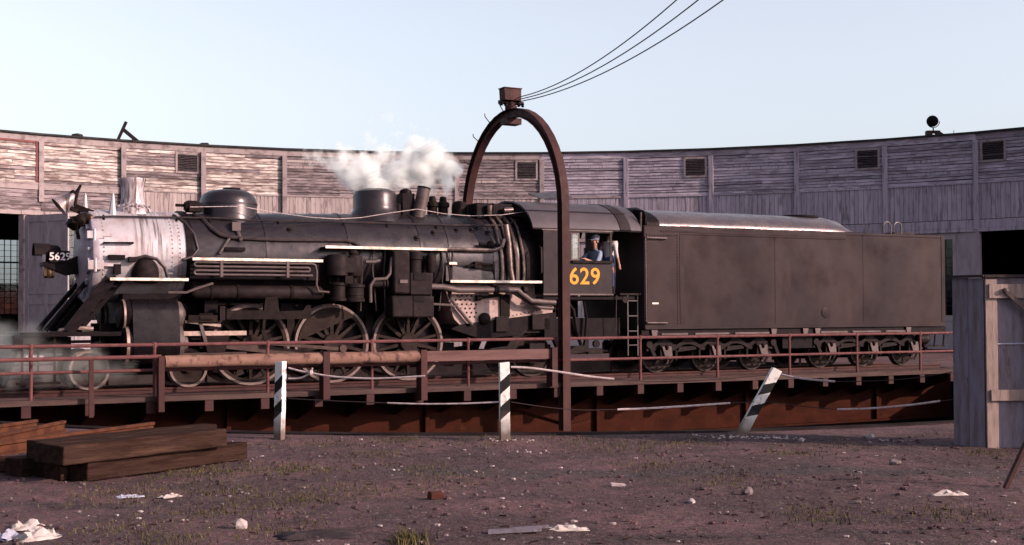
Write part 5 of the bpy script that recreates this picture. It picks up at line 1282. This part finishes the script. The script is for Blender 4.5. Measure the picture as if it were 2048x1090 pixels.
def person(root_uvw, label, seated, facing, shirt):
    root = empty('person', T(*root_uvw), TH + facing)
    tag(root, label, 'person')
    V, E, names = [], [], {}
    def v(n, p, r, link=None):
        names[n] = len(V); V.append((p, r))
        if link: E.append((names[link], names[n]))
    # local frame: -x is where the person faces, z up from the soles or the seat
    z = 0.0 if seated else .90
    v('pelvis', (0, 0, z + .10), (.13, .16))
    v('belly', (-.01, 0, z + .26), (.12, .15), 'pelvis'); v('chest', (0, 0, z + .44), (.13, .17), 'belly'); v('neck0', (0, 0, z + .57), .075, 'chest')
    v('neck', (-.01, 0, z + .65), .055, 'neck0'); v('jaw', (-.03, 0, z + .72), .078, 'neck'); v('skull', (-.02, 0, z + .82), .098, 'jaw'); v('crown', (-.01, 0, z + .90), .075, 'skull')
    v('nose', (-.135, 0, z + .78), .018, 'skull')
    for s, n in ((-1, 'L'), (1, 'R')):
        v('sh' + n, (.0, .19 * s, z + .52), .072, 'chest')
        if seated:
            el, wr = ((-.22, .33, z + .33), (-.47, .27, z + .36)) if s > 0 else ((-.2, -.24, z + .26), (-.45, -.2, z + .34))
        else:
            el, wr = (.04, .27 * s, z + .24), (-.06, .27 * s, z + .0)
        v('el' + n, el, .05, 'sh' + n); v('wr' + n, wr, .032, 'el' + n)
        d = (Vector(wr) - Vector(el)).normalized()
        pa = Vector(wr) + d * .07; v('palm' + n, tuple(pa), (.028, .04), 'wr' + n)
        side = Vector((0, 0, 1)).cross(d).normalized() if abs(d.z) < .9 else Vector((1, 0, 0))
        for k in range(4):
            o_ = side * (k - 1.5) * .02; ln = (.055, .068, .064, .048)[k]
            v('f%d' % k + n, tuple(pa + d * .045 + o_), .009, 'palm' + n); v('g%d' % k + n, tuple(pa + d * (.045 + ln) + o_ + Vector((0, 0, -.02))), .008, 'f%d' % k + n)
        v('th' + n, tuple(pa + side * -.05 + d * .03), .010, 'palm' + n)
        v('hip' + n, (0, .10 * s, z + .04), .095, 'pelvis')
        if seated:
            v('kn' + n, (-.42, .14 * s, .05), .068, 'hip' + n); v('an' + n, (-.44, .14 * s, -.34), .045, 'kn' + n); v('to' + n, (-.58, .15 * s, -.40), .04, 'an' + n)
        else:
            v('kn' + n, (-.02, .11 * s, .50), .065, 'hip' + n); v('an' + n, (.01, .12 * s, .09), .045, 'kn' + n); v('to' + n, (-.15, .13 * s, .04), .04, 'an' + n)
    sk = [names[k] for k in names if k[:2] in ('ja', 'sk', 'cr', 'no', 'wr', 'pa', 'th') or k in ('neck',) or (k[0] in 'fg' and k[1].isdigit())]
    jn = [names[k] for k in names if k[:3] in ('hip', 'pel') or k[:2] in ('kn',)]
    bt = [names[k] for k in names if k[:2] in ('an', 'to')]
    sh = [i for i in range(len(V)) if i not in sk + jn + bt]
    body = skin_body('body', V, E, 0, root, ((sh, shirt), (sk, 'skin'), (jn, 'denim'), (bt, 'hair')))
    c = MB(); hz = z + .84
    c.lathe((-.015, 0, hz), (.05, 0, 1), [(.112, -.02), (.116, .02), (.122, .07), (.10, .11), (.04, .125), (0, .127)], 18)
    c.prism([(-.10, -.085), (-.19, -.06), (-.21, 0), (-.19, .06), (-.10, .085)], lambda a, e, d: (a, e, hz + d + (a + .1) * .2), -.005, .008)
    o = c.build('cap', 'capcloth', root)
    h = MB(); h.blob((.035, 0, z + .79), .088, 2, sq=(.75, 1, .9)); h.build('hair', 'hair', root)
    for s in (-1, 1):
        e = MB(); e.blob((-.105, .035 * s, z + .815), .012, 1); e.build('eye', 'hair', root)
        e = MB(); e.blob((-.01, .10 * s, z + .79), .03, 1, sq=(.8, .35, 1.1)); e.build('ear', 'skin', root)
    return root
person((1.86, -1.17, 2.62), 'person in a blue shirt and engineer cap leaning at the cab window', True, R(12), 'shirtblue').scale = (1.12, 1.12, 1.12)
person((2.36, -1.06, 2.06), 'person in white shirt and blue jeans standing in the gangway behind the cab', False, R(200), 'shirtwhite')

# ================================================================ overhead cables
for k, (xe, lab) in enumerate(((2.95, 'topmost of the three power cables running from the arch to upper right'), (3.26, 'middle of the three power cables running from the arch to upper right'), (3.61, 'lowest of the three power cables running from the arch to upper right'))):
    s0 = T(.25, 0, 7.38 - .06 * k); pts = []
    for i in range(29):
        t = i / 28
        x = s0.x + (xe - s0.x) * 1.6 * t; y = s0.y + (22 - s0.y) * 1.6 * t
        pts.append((x, y, s0.z + .62 * t - .72 * 4 * t * (1 - t) * 1.0))
    b = MB(); b.tube(pts, .013, 6)
    o = b.build('power_cable', 'cable', origin=s0); tag(o, lab, 'cable', 'power cables from the arch')

# ================================================================ striped posts and ropes
def spost(x, y, top, rz, lab, h=1.10, w=.137, t=.09):
    b = MB(); N_ = 8
    rgp = random.Random(int(x * 100))
    for k in range(N_ + 1):
        z = -.12 + (h + .12) * k / N_; j = lambda: rgp.uniform(-.003, .003)
        for (a, c) in ((-w / 2, -t / 2), (w / 2, -t / 2), (w / 2, t / 2), (-w / 2, t / 2)): b.v.append(Vector((a + j(), c + j(), z + (.012 * a / w if k == N_ else 0))))
    for k in range(N_):
        for q in range(4): q2 = (q + 1) % 4; b.f.append((k * 4 + q, k * 4 + q2, k * 4 + 4 + q2, k * 4 + 4 + q))
    b.f.append((3, 2, 1, 0)); e = N_ * 4; b.f.append((e, e + 1, e + 2, e + 3))
    o = bpy.data.objects.new('barrier_post', b.mesh('barrier_post', 'stripedpost')); COL.objects.link(o)
    bevel(o, .006, 2)
    up = Vector(top).normalized()
    o.rotation_euler = (up.to_track_quat('Z', 'Y').to_matrix().to_3x3() @ Matrix.Rotation(rz, 3, 'Z')).to_euler()
    o.location = (x, y, gz(x, y))
    tag(o, lab, 'post', 'striped barrier posts along the pit')
    return o
_q0 = Vector((0, 0, 1)).to_track_quat('Z', 'Y').to_matrix().to_3x3()
def upost(x, y, lean, rz, lab, **k):
    o = spost(x, y, (0, 0, 1), 0, lab, **k)
    o.rotation_euler = (lean[0], lean[1], rz)
    return o
upost(-3.29, 17.93, (0, .03, 0)[:2], R(-32), 'upright white post with black diagonal bands nearest the timber pile')
upost(-.11, 17.40, (0, -.005), R(14), 'upright white post with black diagonal bands left of the arch leg', h=1.06)
upost(3.19, 17.88, (0, .53), R(8), 'white striped post leaning steeply to the right below the tender', h=1.08, w=.137)

ROPES = [
 ('white rope with a knot between the two upright striped posts', [('white_rope', 'rope', .014, [(-3.150,17.887,0.990),(-2.984,17.859,0.948),(-2.825,17.832,0.920)]), ('white_rope', 'rope', .012, [(-3.151,17.887,0.842),(-2.984,17.859,0.849),(-2.825,17.832,0.920)]), ('white_rope', 'rope', .014, [(-2.825,17.832,0.920),(-2.624,17.798,0.885),(-2.338,17.749,0.858),(-1.841,17.664,0.845),(-1.208,17.555,0.882)]), ('thin_wire', 'wire', .006, [(-1.208,17.555,0.882),(-0.652,17.457,0.945),(-0.170,17.372,1.000)])]),
 ('lower wire with a white right half between the two upright striped posts', [('thin_wire', 'wire', .007, [(-3.151,17.887,0.561),(-2.625,17.798,0.536),(-2.125,17.713,0.518),(-1.736,17.646,0.506)]), ('white_rope', 'rope', .012, [(-1.736,17.646,0.506),(-1.209,17.555,0.496),(-0.654,17.457,0.506),(-0.173,17.372,0.530)])]),
 ('upper wire with a white left part running from the middle post past the arch leg', [('white_rope', 'rope', .015, [(-0.020,17.372,1.006),(0.240,17.412,0.990),(0.653,17.474,0.930),(1.069,17.537,0.863),(1.404,17.586,0.824)]), ('thin_wire', 'wire', .006, [(1.404,17.586,0.824),(1.909,17.661,0.783),(2.476,17.744,0.783),(3.049,17.827,0.810),(3.649,17.913,0.859)])]),
 ('lower wire with a white right part between the middle post and the leaning post', [('thin_wire', 'wire', .006, [(-0.022,17.372,0.529),(0.443,17.443,0.453),(0.927,17.516,0.404),(1.449,17.594,0.402)]), ('white_rope', 'rope', .015, [(1.449,17.594,0.402),(1.977,17.672,0.415),(2.545,17.755,0.440),(3.046,17.827,0.467)]), ('thin_wire', 'wire', .006, [(3.046,17.827,0.467),(3.493,17.892,0.482)])]),
 ('upper wire with a short white part from the leaning post to the wooden shed', [('white_rope', 'rope', .015, [(3.757,17.759,0.865),(3.920,17.644,0.828),(4.156,17.473,0.801),(4.387,17.303,0.787)]), ('thin_wire', 'wire', .006, [(4.387,17.303,0.787),(4.780,17.004,0.807),(5.208,16.663,0.854),(5.641,16.300,0.953)])]),
 ('lower wire with a long white part from the leaning post to the wooden shed', [('thin_wire', 'wire', .006, [(3.56,17.857,0.490),(3.975,17.601,0.436),(4.412,17.281,0.409)]), ('white_rope', 'rope', .014, [(4.412,17.281,0.409),(4.775,17.004,0.440),(5.204,16.663,0.508),(5.511,16.407,0.575)]), ('thin_wire', 'wire', .006, [(5.511,16.407,0.575),(5.651,16.287,0.602)])]),
]
def smooth(pts, n=5):
    pts = [Vector(p) for p in pts]; out = []
    for i in range(len(pts) - 1):
        p0, p1, p2, p3 = pts[max(i - 1, 0)], pts[i], pts[i + 1], pts[min(i + 2, len(pts) - 1)]
        for k in range(n):
            t = k / n
            out.append(.5 * ((2 * p1) + (p2 - p0) * t + (2 * p0 - 5 * p1 + 4 * p2 - p3) * t * t + (3 * p1 - p0 - 3 * p2 + p3) * t ** 3))
    return out + [pts[-1]]
for lab, parts in ROPES:
    c = Vector(parts[0][3][0]); r0 = empty('barrier_rope', c, off=c); tag(r0, lab, 'rope', 'barrier ropes between the posts')
    for nm, m, rad, pts in parts:
        b = MB(); b.tube(smooth(pts), rad, 6); b.build(nm, m, r0)
    if 'knot' in lab:
        b = MB(); b.blob((-2.825, 17.82, .93), .035, 1, .3); b.tube([(-2.825, 17.82, .93), (-2.80, 17.81, .99)], .014, 5); b.build('knot', 'rope', r0)

# ================================================================ timber pile and rails
def timber(x, y, z, dx, dy, L, w, h, lab):
    d = Vector((dx, dy, 0)).normalized(); rz = math.atan2(d.y, d.x)
    b = MB(); rgt = random.Random(int((x + y + z) * 977)); N_ = 10
    for k in range(N_ + 1):
        xx = L * k / N_; j = lambda: rgt.uniform(-.006, .006)
        for (a, c) in ((0, 0), (w, 0), (w, h), (0, h)): b.v.append(Vector((xx + (rgt.uniform(-.012, .012) if k in (0, N_) else 0), a + j(), c + j() * (.4 if c == 0 else 1))))
    for k in range(N_):
        for q in range(4): q2 = (q + 1) % 4; b.f.append((k * 4 + q, k * 4 + 4 + q, k * 4 + 4 + q2, k * 4 + q2))
    b.f.append((0, 1, 2, 3)); e = N_ * 4; b.f.append((e + 3, e + 2, e + 1, e))
    o = bpy.data.objects.new('railroad_tie', b.mesh('railroad_tie', 'timber', sharp=30)); COL.objects.link(o)
    o.location = (x, y, z); o.rotation_euler = (0, 0, rz); bevel(o, .012, 2)
    tag(o, lab, 'timber', 'railroad ties in the pile')
d1 = Vector((.515, .857, 0)); n1 = Vector((-.857, .515, 0))
for k, lab in enumerate(('old railroad tie at the front of the lower layer of the pile', 'second railroad tie from the front in the lower layer of the pile', 'third railroad tie from the front in the lower layer of the pile', 'rearmost railroad tie in the lower layer of the pile')):
    p = Vector((-4.48, 13.40, -.02)) + n1 * (k * .31) + d1 * (0, -.08, .05, -.1)[k]
    timber(p.x, p.y, p.z, d1.x, d1.y, (2.43, 2.5, 2.4, 2.5)[k], .27, .205, lab)
for k, lab in enumerate(('railroad tie at the front of the upper layer with a weathered grey top', 'middle railroad tie in the upper layer of the pile', 'rearmost railroad tie in the upper layer of the pile')):
    p = Vector((-4.62, 13.08, .188)) + Vector((-.834, .552, 0)) * (k * .29) + d1 * (0, .06, .18)[k]
    timber(p.x, p.y, p.z, .552, .834, (2.28, 2.3, 2.5)[k], .265, .205, lab)
def rail(a, c, z, lab):
    a, c = Vector((*a, z)), Vector((*c, z)); d = c - a; L = d.length; rz = math.atan2(d.y, d.x)
    b = MB(); b.prism(RAILP, lambda x, y, q: (q, x, y), 0, L)
    o = bpy.data.objects.new('loose_rail', b.mesh('loose_rail', 'railrust')); COL.objects.link(o); o.location = a; o.rotation_euler = (0, 0, rz)
    tag(o, lab, 'rail', 'rusty rails behind the timber pile')
rail((-7.5, 13.8), (-6.67, 17.8), .14, 'rusty rail farthest back behind the timber pile, short end showing')
rail((-6.42, 12.9), (-6.21, 17.6), .14, 'rusty rail in the middle of the three behind the timber pile')
rail((-6.6, 12.7), (-4.88, 17.25), .14, 'long rusty rail nearest the timber pile, running past its far end')
for (x0, y0, x1, y1, lab) in ((-7.6, 14.6, -5.4, 14.2, 'dark tie under the near part of the rusty rails'), (-7.3, 16.5, -4.9, 16.1, 'dark tie under the far ends of the rusty rails')):
    timber(x0, y0, -.02, x1 - x0, y1 - y0, math.hypot(x1 - x0, y1 - y0), .22, .158, lab)

# ================================================================ wooden shed at the right edge
sh = empty('wooden_shed', (5.92, 16.05, 0), off=(5.92, 16.05, 0))
tag(sh, 'weathered wooden shed at the right edge with battens and a diagonal brace', 'shed')
C = Vector((5.95, 16.03, 0)); Lf = Vector((5.67, 16.36, 0)); Rt = Vector((8.2, 16.16, 0))
dl = (C - Lf).normalized(); nl = Vector((dl.y, -dl.x, 0)); LL = (C - Lf).length
for k in range(2):
    a = Lf + dl * (LL * k / 2 + .002); c = Lf + dl * (LL * (k + 1) / 2 - .002); up = Vector((0, 0, 2.155 - .01 * k))
    b = MB(); t = -nl * .03; b.hexa([a, c, c + t, a + t, a + up, c + up, c + t + up, a + t + up]); b.build('side_board', 'shedwood', sh)
b = MB(); b.bar(Lf + Vector((0, 0, 2.175)) - dl * .02, C + Vector((0, 0, 2.175)) + dl * .03, .12, .03); b.build('cap_board', 'tarpaper', sh)
df = (Rt - C).normalized(); nf = Vector((df.y, -df.x, 0))
def fbox(x0, x1, p0, p1, z0, z1, nm, m):
    b = MB(); a, c = C + df * x0, C + df * x1
    b.hexa([a + nf * p1, c + nf * p1, c + nf * p0, a + nf * p0] if False else [a + nf * p1 + Vector((0, 0, z0)), c + nf * p1 + Vector((0, 0, z0)), c + nf * p0 + Vector((0, 0, z0)), a + nf * p0 + Vector((0, 0, z0)), a + nf * p1 + Vector((0, 0, z1)), c + nf * p1 + Vector((0, 0, z1)), c + nf * p0 + Vector((0, 0, z1)), a + nf * p0 + Vector((0, 0, z1))])
    return b.build(nm, m, sh)
for k in range(4): fbox(.02 + k * .55, .02 + (k + 1) * .55 - .004, -.03, 0, 0, 2.15, 'front_panel', 'shedwood')
bevel(fbox(.015, .165, .002, .028, -.02, 2.13, 'corner_batten', 'battenwood'), .004)
bevel(fbox(.05, 2.2, .03, .06, 1.89, 2.07, 'cross_batten', 'battenwood'), .004)
bevel(fbox(.06, 2.2, .03, .06, .60, .74, 'cross_batten', 'battenwood'), .004)
fbox(.0, 2.25, -.05, .05, 2.155, 2.19, 'cap_board', 'tarpaper')
b = MB(); b.bar(C + df * .25 + nf * .08 + Vector((0, 0, 1.99)), C + df * .95 + nf * .08 + Vector((0, 0, 1.32)), .02, .055); b.build('diagonal_brace', 'palepipe', sh)
b = MB(); b.lathe(C + df * .25 + nf * .06 + Vector((0, 0, 1.99)), nf, [(.03, 0), (.03, .05), (0, .06)], 10); b.build('brace_bolt', 'palepipe', sh)
b = MB(); b.tube([C + df * .17 + nf * .012 + Vector((0, 0, 1.315)), C + df * 2.1 + nf * .012 + Vector((0, 0, 1.33))], .010, 6); b.build('blue_cord', 'bluepaper', sh)
fbox(.82, .98, .0, .30, 0, 2.7, 'gate_post', 'battenwood')  # added out of view so that its shadow covers the shed front
# back of the shed so that it is a body from any side
b = MB(); b.hexa([Lf + Vector((.04, .0, 0)), Lf + Vector((.12, .06, 0)), Rt + Vector((0, .36, 0)), Rt + Vector((0, .06, 0)), Lf + Vector((.04, .0, 2.1)), Lf + Vector((.12, .06, 2.1)), Rt + Vector((0, .36, 2.1)), Rt + Vector((0, .06, 2.1))]); b.build('rear_boarding', 'shedwood', sh)
b = MB(); b.bar((4.72, 12.22, .02), (5.12, 12.3, .78), .05, .035); o = b.build('leaning_bar', 'archpaint', origin=(4.72, 12.22, 0)); tag(o, 'dark rusty bar leaning in from the right edge of the picture', 'bar')

# ================================================================ litter, stones, grass
def chunk(name, x, y, r, sq, m, lab, cat, seed=1, jit=.5, sub=2, rz=0.0):
    b = MB(); b.blob((0, 0, 0), r, sub, jit, sq, seed); o = bpy.data.objects.new(name, b.mesh(name, m, sharp=25)); COL.objects.link(o)
    o.location = (x, y, gz(x, y) + r * sq[2] * .55); o.rotation_euler = (0, 0, rz); tag(o, lab, cat)
    return o
def crumple(name, x, y, w, l, h, m, lab, seed=0, rz=0.0):
    N_ = 9; b = MB()
    for i in range(N_ + 1):
        for k in range(N_ + 1):
            a, c = i / N_ - .5, k / N_ - .5
            e = max(abs(a), abs(c)) * 2
            q = noise.noise(Vector((a * 4 + seed, c * 4, seed * 2.2)))
            q2 = noise.noise(Vector((a * 9 + seed, c * 9, seed)))
            b.v.append(Vector((a * w * (1 + .3 * q2), c * l * (1 + .3 * q), max(.004, h * (1 - e ** 2) * (.7 + 1.0 * q + .8 * q2)))))
    for i in range(N_):
        for k in range(N_): b.f.append((i * (N_ + 1) + k, (i + 1) * (N_ + 1) + k, (i + 1) * (N_ + 1) + k + 1, i * (N_ + 1) + k + 1))
    o = bpy.data.objects.new(name, b.mesh(name, m, sharp=22)); COL.objects.link(o)
    sd_ = o.modifiers.new('thickness', 'SOLIDIFY'); sd_.thickness = .003
    o.location = (x, y, gz(x, y) + .004); o.rotation_euler = (0, 0, rz); tag(o, lab, 'litter')
crumple('crumpled_paper', -3.98, 10.42, .24, .26, .05, 'paper', 'crumpled pale paper lying highest at the lower left corner', 1, .2)
crumple('crumpled_paper', -3.68, 9.86, .36, .30, .07, 'paper', 'large crumpled white paper at the very bottom left', 4, .7)
crumple('crumpled_paper', -3.93, 9.88, .22, .22, .06, 'bluepaper', 'crumpled bluish paper at the bottom left edge', 7, 1.1)
crumple('flat_paper', 4.03, 11.80, .34, .12, .05, 'paper', 'long torn strip of pale paper near the right edge', 9, .1)
crumple('flat_paper', -3.72, 12.35, .26, .12, .03, 'bluepaper', 'flattened grey scrap in front of the timber pile', 12, .4)
crumple('flat_paper', -3.32, 12.3, .22, .14, .03, 'paper', 'torn pale scrap right of the flattened grey one', 15, .9)
crumple('tar_paper', -1.52, 9.92, .62, .42, .045, 'tarpaper', 'curled sheet of black tar paper at the bottom edge', 18, .2)
crumple('flat_paper', .42, 10.2, .34, .16, .035, 'paper', 'dirty pale rag beside the broken board', 22, .1)
b = MB(); b.bar((-.22, 0, .02), (.2, .03, .035), .10, .022); b.bar((-.05, .06, .03), (.26, .10, .045), .05, .018)
o = b.build('broken_board', 'shedwood', origin=(0, 0, 0)); o.location = (.02, 10.02, gz(.02, 10.02)); tag(o, 'splintered grey board lying at the bottom centre', 'board')
chunk('rock', -2.19, 10.24, .055, (1, 1, .9), 'whitestone', 'pale tan rock at the bottom left of centre', 'rock', 3)
b = MB(); b.box(-.07, .07, -.045, .045, 0, .07); o = bevel(b.build('brick_piece', 'brick', origin=(0, 0, 0)), .012); o.location = (-.72, 11.8, gz(-.72, 11.8) - .005); o.rotation_euler = (.1, .06, .5); tag(o, 'broken brown brick lying alone on the dirt left of centre', 'brick')
b = MB(); b.box(-.075, .075, -.04, .04, 0, .025); o = b.build('white_block', 'whitestone', origin=(0, 0, 0)); o.location = (1.06, 12.88, gz(1.06, 12.88)); o.rotation_euler = (.05, .1, .1); tag(o, 'flat white chip of stone right of centre', 'stone')
chunk('rock', 2.23, 12.11, .05, (1.2, 1, .8), 'stone', 'grey rock right of the flat white chip', 'rock', 5)
chunk('rock', 4.89, 17.42, .055, (1.2, 1, .9), 'whitestone', 'bright white rock near the pit rim left of the shed', 'rock', 6)
chunk('rock', 3.86, 17.05, .04, (1.2, 1, .8), 'whitestone', 'small white rock right of the leaning post', 'rock', 8)
chunk('rock', 1.62, 11.6, .035, (1, 1, .8), 'whitestone', 'small tan stone below the grey rock', 'rock', 9)
chunk('rock', 4.25, 14.2, .055, (1.3, 1, .7), 'stone', 'flat grey rock in front of the shed', 'rock', 11)
# white gravel round the posts and loose stones over the yard
rg = random.Random(41)
b = MB()
for (cx, cy, n_, sx, sy) in ((-.06, 17.3, 26, .28, .12), (3.2, 17.65, 46, .42, .16), (3.7, 17.45, 26, .3, .08), (.2, 16.1, 10, .25, .5), (2.9, 17.9, 14, .4, .1), (5.1, 17.2, 18, .3, .12)):
    for k in range(n_):
        x, y = rg.gauss(cx, sx * .6), rg.gauss(cy, sy * .6)
        b.blob((x, y, gz(x, y) + .004), rg.uniform(.008, .022), 0, .5, (1.2, 1, .7), rg.random() * 9)
o = b.build('white_gravel', 'whitestone', sharp=20); tag(o, 'white gravel scattered at the feet of the posts', 'gravel', kind='stuff')
b = MB()
for k in range(800):
    y = rg.uniform(9.2, 18.2); x = rg.uniform(-.43, .43) * y
    if math.hypot(x, y - 33.5) < 15.5: continue
    r_ = .006 + .018 * rg.random() ** 4
    b.blob((x, y, gz(x, y) + r_ * .3), r_, 0, .6, (1.3, 1, .7), rg.random() * 9)
o = b.build('loose_stones', 'stone', sharp=20); tag(o, 'small stones strewn over the dirt yard', 'stones', kind='stuff')
b = MB()
for k in range(110):
    y = rg.uniform(9.2, 17.8); x = rg.uniform(-.43, .43) * y
    r_ = .008 + .016 * rg.random() ** 2
    b.blob((x, y, gz(x, y) + r_ * .3), r_, 0, .6, (1.4, 1, .6), rg.random() * 9)
o = b.build('pale_chips', 'whitestone', sharp=20); tag(o, 'pale stone chips strewn over the dirt yard', 'stones', kind='stuff')
b = MB()
for k in range(110):
    y = rg.uniform(9.2, 17.6); x = rg.uniform(-.43, .43) * y; a = rg.uniform(0, 3.1); L = rg.uniform(.02, .08)
    z = gz(x, y) + .008
    b.bar((x, y, z), (x + math.cos(a) * L, y + math.sin(a) * L, z + rg.uniform(-.004, .012)), .012, .008)
o = b.build('wood_debris', 'timber', sharp=20); tag(o, 'dark bark and wood splinters strewn over the dirt yard', 'debris', kind='stuff')
b = MB()
for k in range(1700):
    y = rg.uniform(9.2, 18.2); x = rg.uniform(-.43, .43) * y
    if math.hypot(x, y - 33.5) < 15.5: continue
    if noise.noise(Vector((x * .7, y * .7, 9.1))) < -.12 + rg.uniform(-.2, .2): continue
    r_ = .007 + .022 * rg.random() ** 2.5
    b.blob((x, y, gz(x, y) + r_ * .2), r_, 0, .7, (1.3, 1.1, .75), rg.random() * 9)
o = b.build('dirt_clods', 'dirt', sharp=20); tag(o, 'small clods of dirt lying over the yard', 'dirt', kind='stuff')
gv, gf = [], []
def blade(x, y, h, r):
    a = r.uniform(0, 6.28); w = r.uniform(.003, .006); l = r.uniform(.2, .9) * h
    z = gz(x, y) - .005; i = len(gv); dx, dy = math.cos(a), math.sin(a); px, py = -dy * w, dx * w
    gv.extend([(x - px, y - py, z), (x + px, y + py, z), (x + px * .7 + dx * l * .35, y + py * .7 + dy * l * .35, z + h * .65), (x - px * .7 + dx * l * .35, y - py * .7 + dy * l * .35, z + h * .65), (x + dx * l, y + dy * l, z + h)])
    gf.extend([(i, i + 1, i + 2, i + 3), (i + 3, i + 2, i + 4)])
PATCH = [(-1.73, 15.97, .5, 90), (-2.64, 14.42, .5, 150), (-3.5, 14.2, .55, 260), (-3.78, 12.42, .6, 170), (-2.84, 12.56, .5, 120), (-.99, 14.35, .5, 110), (-2.26, 14.17, .4, 100), (-2.63, 11.26, .5, 130), (-1.98, 11.84, .45, 150),
         (-.66, 13.23, .5, 90), (.85, 17.44, .6, 140), (-1.56, 17.58, .5, 160), (1.61, 14.46, .5, 100), (2.18, 13.11, .6, 130), (2.6, 10.79, .45, 150), (3.68, 10.75, .45, 120), (3.41, 15.42, .4, 110), (-1.45, 12.51, .6, 120), (-1.86, 10.18, .4, 90),
         (-.79, 9.69, .14, 90), (1.54, 16.72, .7, 160), (-2.6, 9.64, .35, 110), (4.26, 16.57, .5, 90), (5.71, 15.58, .35, 80), (-3.11, 10.22, .4, 90), (-.4, 17.3, .6, 120), (-2.6, 17.4, .6, 120), (2.3, 17.2, .6, 120)]
rg = random.Random(8)
for (cx, cy, s_, n_) in PATCH:
    for k in range(int(n_ * 2.4)):
        x, y = rg.gauss(cx, s_ * .55), rg.gauss(cy, s_ * .7)
        if math.hypot(x, y - 33.5) < 15.45 or y < 9: continue
        blade(x, y, rg.uniform(.012, .05) * (2.2 if s_ < .2 else 1), rg)
for k in range(900):
    y = rg.uniform(9.3, 18); x = rg.uniform(-.43, .43) * y
    if math.hypot(x, y - 33.5) > 15.45: blade(x, y, rg.uniform(.012, .035), rg)
me = bpy.data.meshes.new('sparse_grass'); me.from_pydata(gv, [], gf); me.materials.append(MATS['grassblade'])
o = bpy.data.objects.new('sparse_grass', me); COL.objects.link(o); tag(o, 'thin tufts of grass growing in the dirt yard', 'grass', kind='stuff')

# ================================================================ steam
def steam(name, blobs, dens, lab, nscale=1.6, amt=1.1, soft=.55):
    lo_ = Vector([min(b_[i] - b_[3] * 1.5 for b_ in blobs) for i in range(3)]); hi_ = Vector([max(b_[i] + b_[3] * 1.5 for b_ in blobs) for i in range(3)])
    c = (lo_ + hi_) / 2
    b = MB(); b.box(lo_.x - c.x, hi_.x - c.x, lo_.y - c.y, hi_.y - c.y, lo_.z - c.z, hi_.z - c.z)
    m = bpy.data.materials.new(name); m.use_nodes = True; N, L = m.node_tree.nodes, m.node_tree.links
    N.remove(N['Principled BSDF']); out = N['Material Output']
    pv = N.new('ShaderNodeVolumePrincipled'); pv.inputs['Color'].default_value = (.95, .965, .99, 1); pv.inputs['Anisotropy'].default_value = .2
    L.new(pv.outputs[0], out.inputs['Volume'])
    tc = N.new('ShaderNodeTexCoord')
    nzv = N.new('ShaderNodeTexNoise'); nzv.inputs['Scale'].default_value = nscale; nzv.inputs['Detail'].default_value = 5; nzv.inputs['Roughness'].default_value = .6
    L.new(tc.outputs['Object'], nzv.inputs['Vector'])
    cur = None
    for (x, y, z, r_, *wt) in blobs:
        d = N.new('ShaderNodeVectorMath'); d.operation = 'DISTANCE'; L.new(tc.outputs['Object'], d.inputs[0]); d.inputs[1].default_value = (x - c.x, y - c.y, z - c.z)
        mr = N.new('ShaderNodeMapRange'); mr.inputs['From Min'].default_value = 0; mr.inputs['From Max'].default_value = r_ * 1.45; mr.inputs['To Min'].default_value = wt[0] if wt else 1; mr.inputs['To Max'].default_value = 0
        L.new(d.outputs['Value'], mr.inputs['Value'])
        if cur is None: cur = mr.outputs[0]
        else:
            mx = N.new('ShaderNodeMath'); mx.operation = 'MAXIMUM'; L.new(cur, mx.inputs[0]); L.new(mr.outputs[0], mx.inputs[1]); cur = mx.outputs[0]
    def mt(op, a, e):
        x = N.new('ShaderNodeMath'); x.operation = op
        for i, v_ in enumerate((a, e)):
            if isinstance(v_, (int, float)): x.inputs[i].default_value = v_
            else: L.new(v_, x.inputs[i])
        return x.outputs[0]
    f = mt('ADD', cur, mt('MULTIPLY', mt('SUBTRACT', nzv.outputs['Fac'], .5), amt))
    mr = N.new('ShaderNodeMapRange'); mr.interpolation_type = 'SMOOTHSTEP'; mr.inputs['From Min'].default_value = .32; mr.inputs['From Max'].default_value = .32 + soft; mr.inputs['To Max'].default_value = dens
    L.new(f, mr.inputs['Value']); 
    edge = mt('GREATER_THAN', cur, .01)
    L.new(mt('MULTIPLY', mr.outputs[0], edge), pv.inputs['Density'])
    me = b.mesh(name, None, sharp=0); me.materials.append(m)
    o = bpy.data.objects.new(name, me); COL.objects.link(o); o.location = T(*c); o.rotation_euler = (0, 0, TH)
    tag(o, lab, 'steam', kind='stuff')
steam('steam_plume', [(-1.86,.12,4.74,.12,1.2),(-1.82,.15,4.88,.16,1.15),(-1.76,.2,5.06,.24,1.1),(-1.76,.3,5.36,.42,1.05),(-2.10,.4,5.66,.55,1.05),(-2.48,.5,5.42,.62,.95),(-3.04,.55,5.26,.60,.85),(-3.39,.6,5.66,.45,.72),(-3.82,.6,6.0,.34,.66),(-4.00,.5,5.21,.70,.82),(-4.45,.5,5.40,.5,.72),(-3.53,.5,4.85,.45,.8),(-4.85,.5,5.46,.42,.62),(-2.48,.45,6.10,.42,.72),(-2.27,.4,4.98,.36,.85),(-2.95,.5,6.35,.4,.55),(-5.25,.5,5.6,.4,.52),(-3.4,.6,6.6,.4,.48)], 17, 'white steam drifting from the safety valves over the boiler', 2.3, 1.6, .8)
steam('cylinder_steam', [(-12.44,-1.30,0.70,0.66),(-11.85,-1.30,0.64,0.59),(-11.25,-1.30,0.52,0.53),(-10.84,-1.30,0.51,0.53),(-10.37,-1.30,0.42,0.37),(-10.16,-1.30,0.49,0.29),(-12.74,-1.30,1.12,0.53),(-12.15,-1.30,1.11,0.46)], .5, 'thin steam curling round the pilot and leading wheels', 2.0)
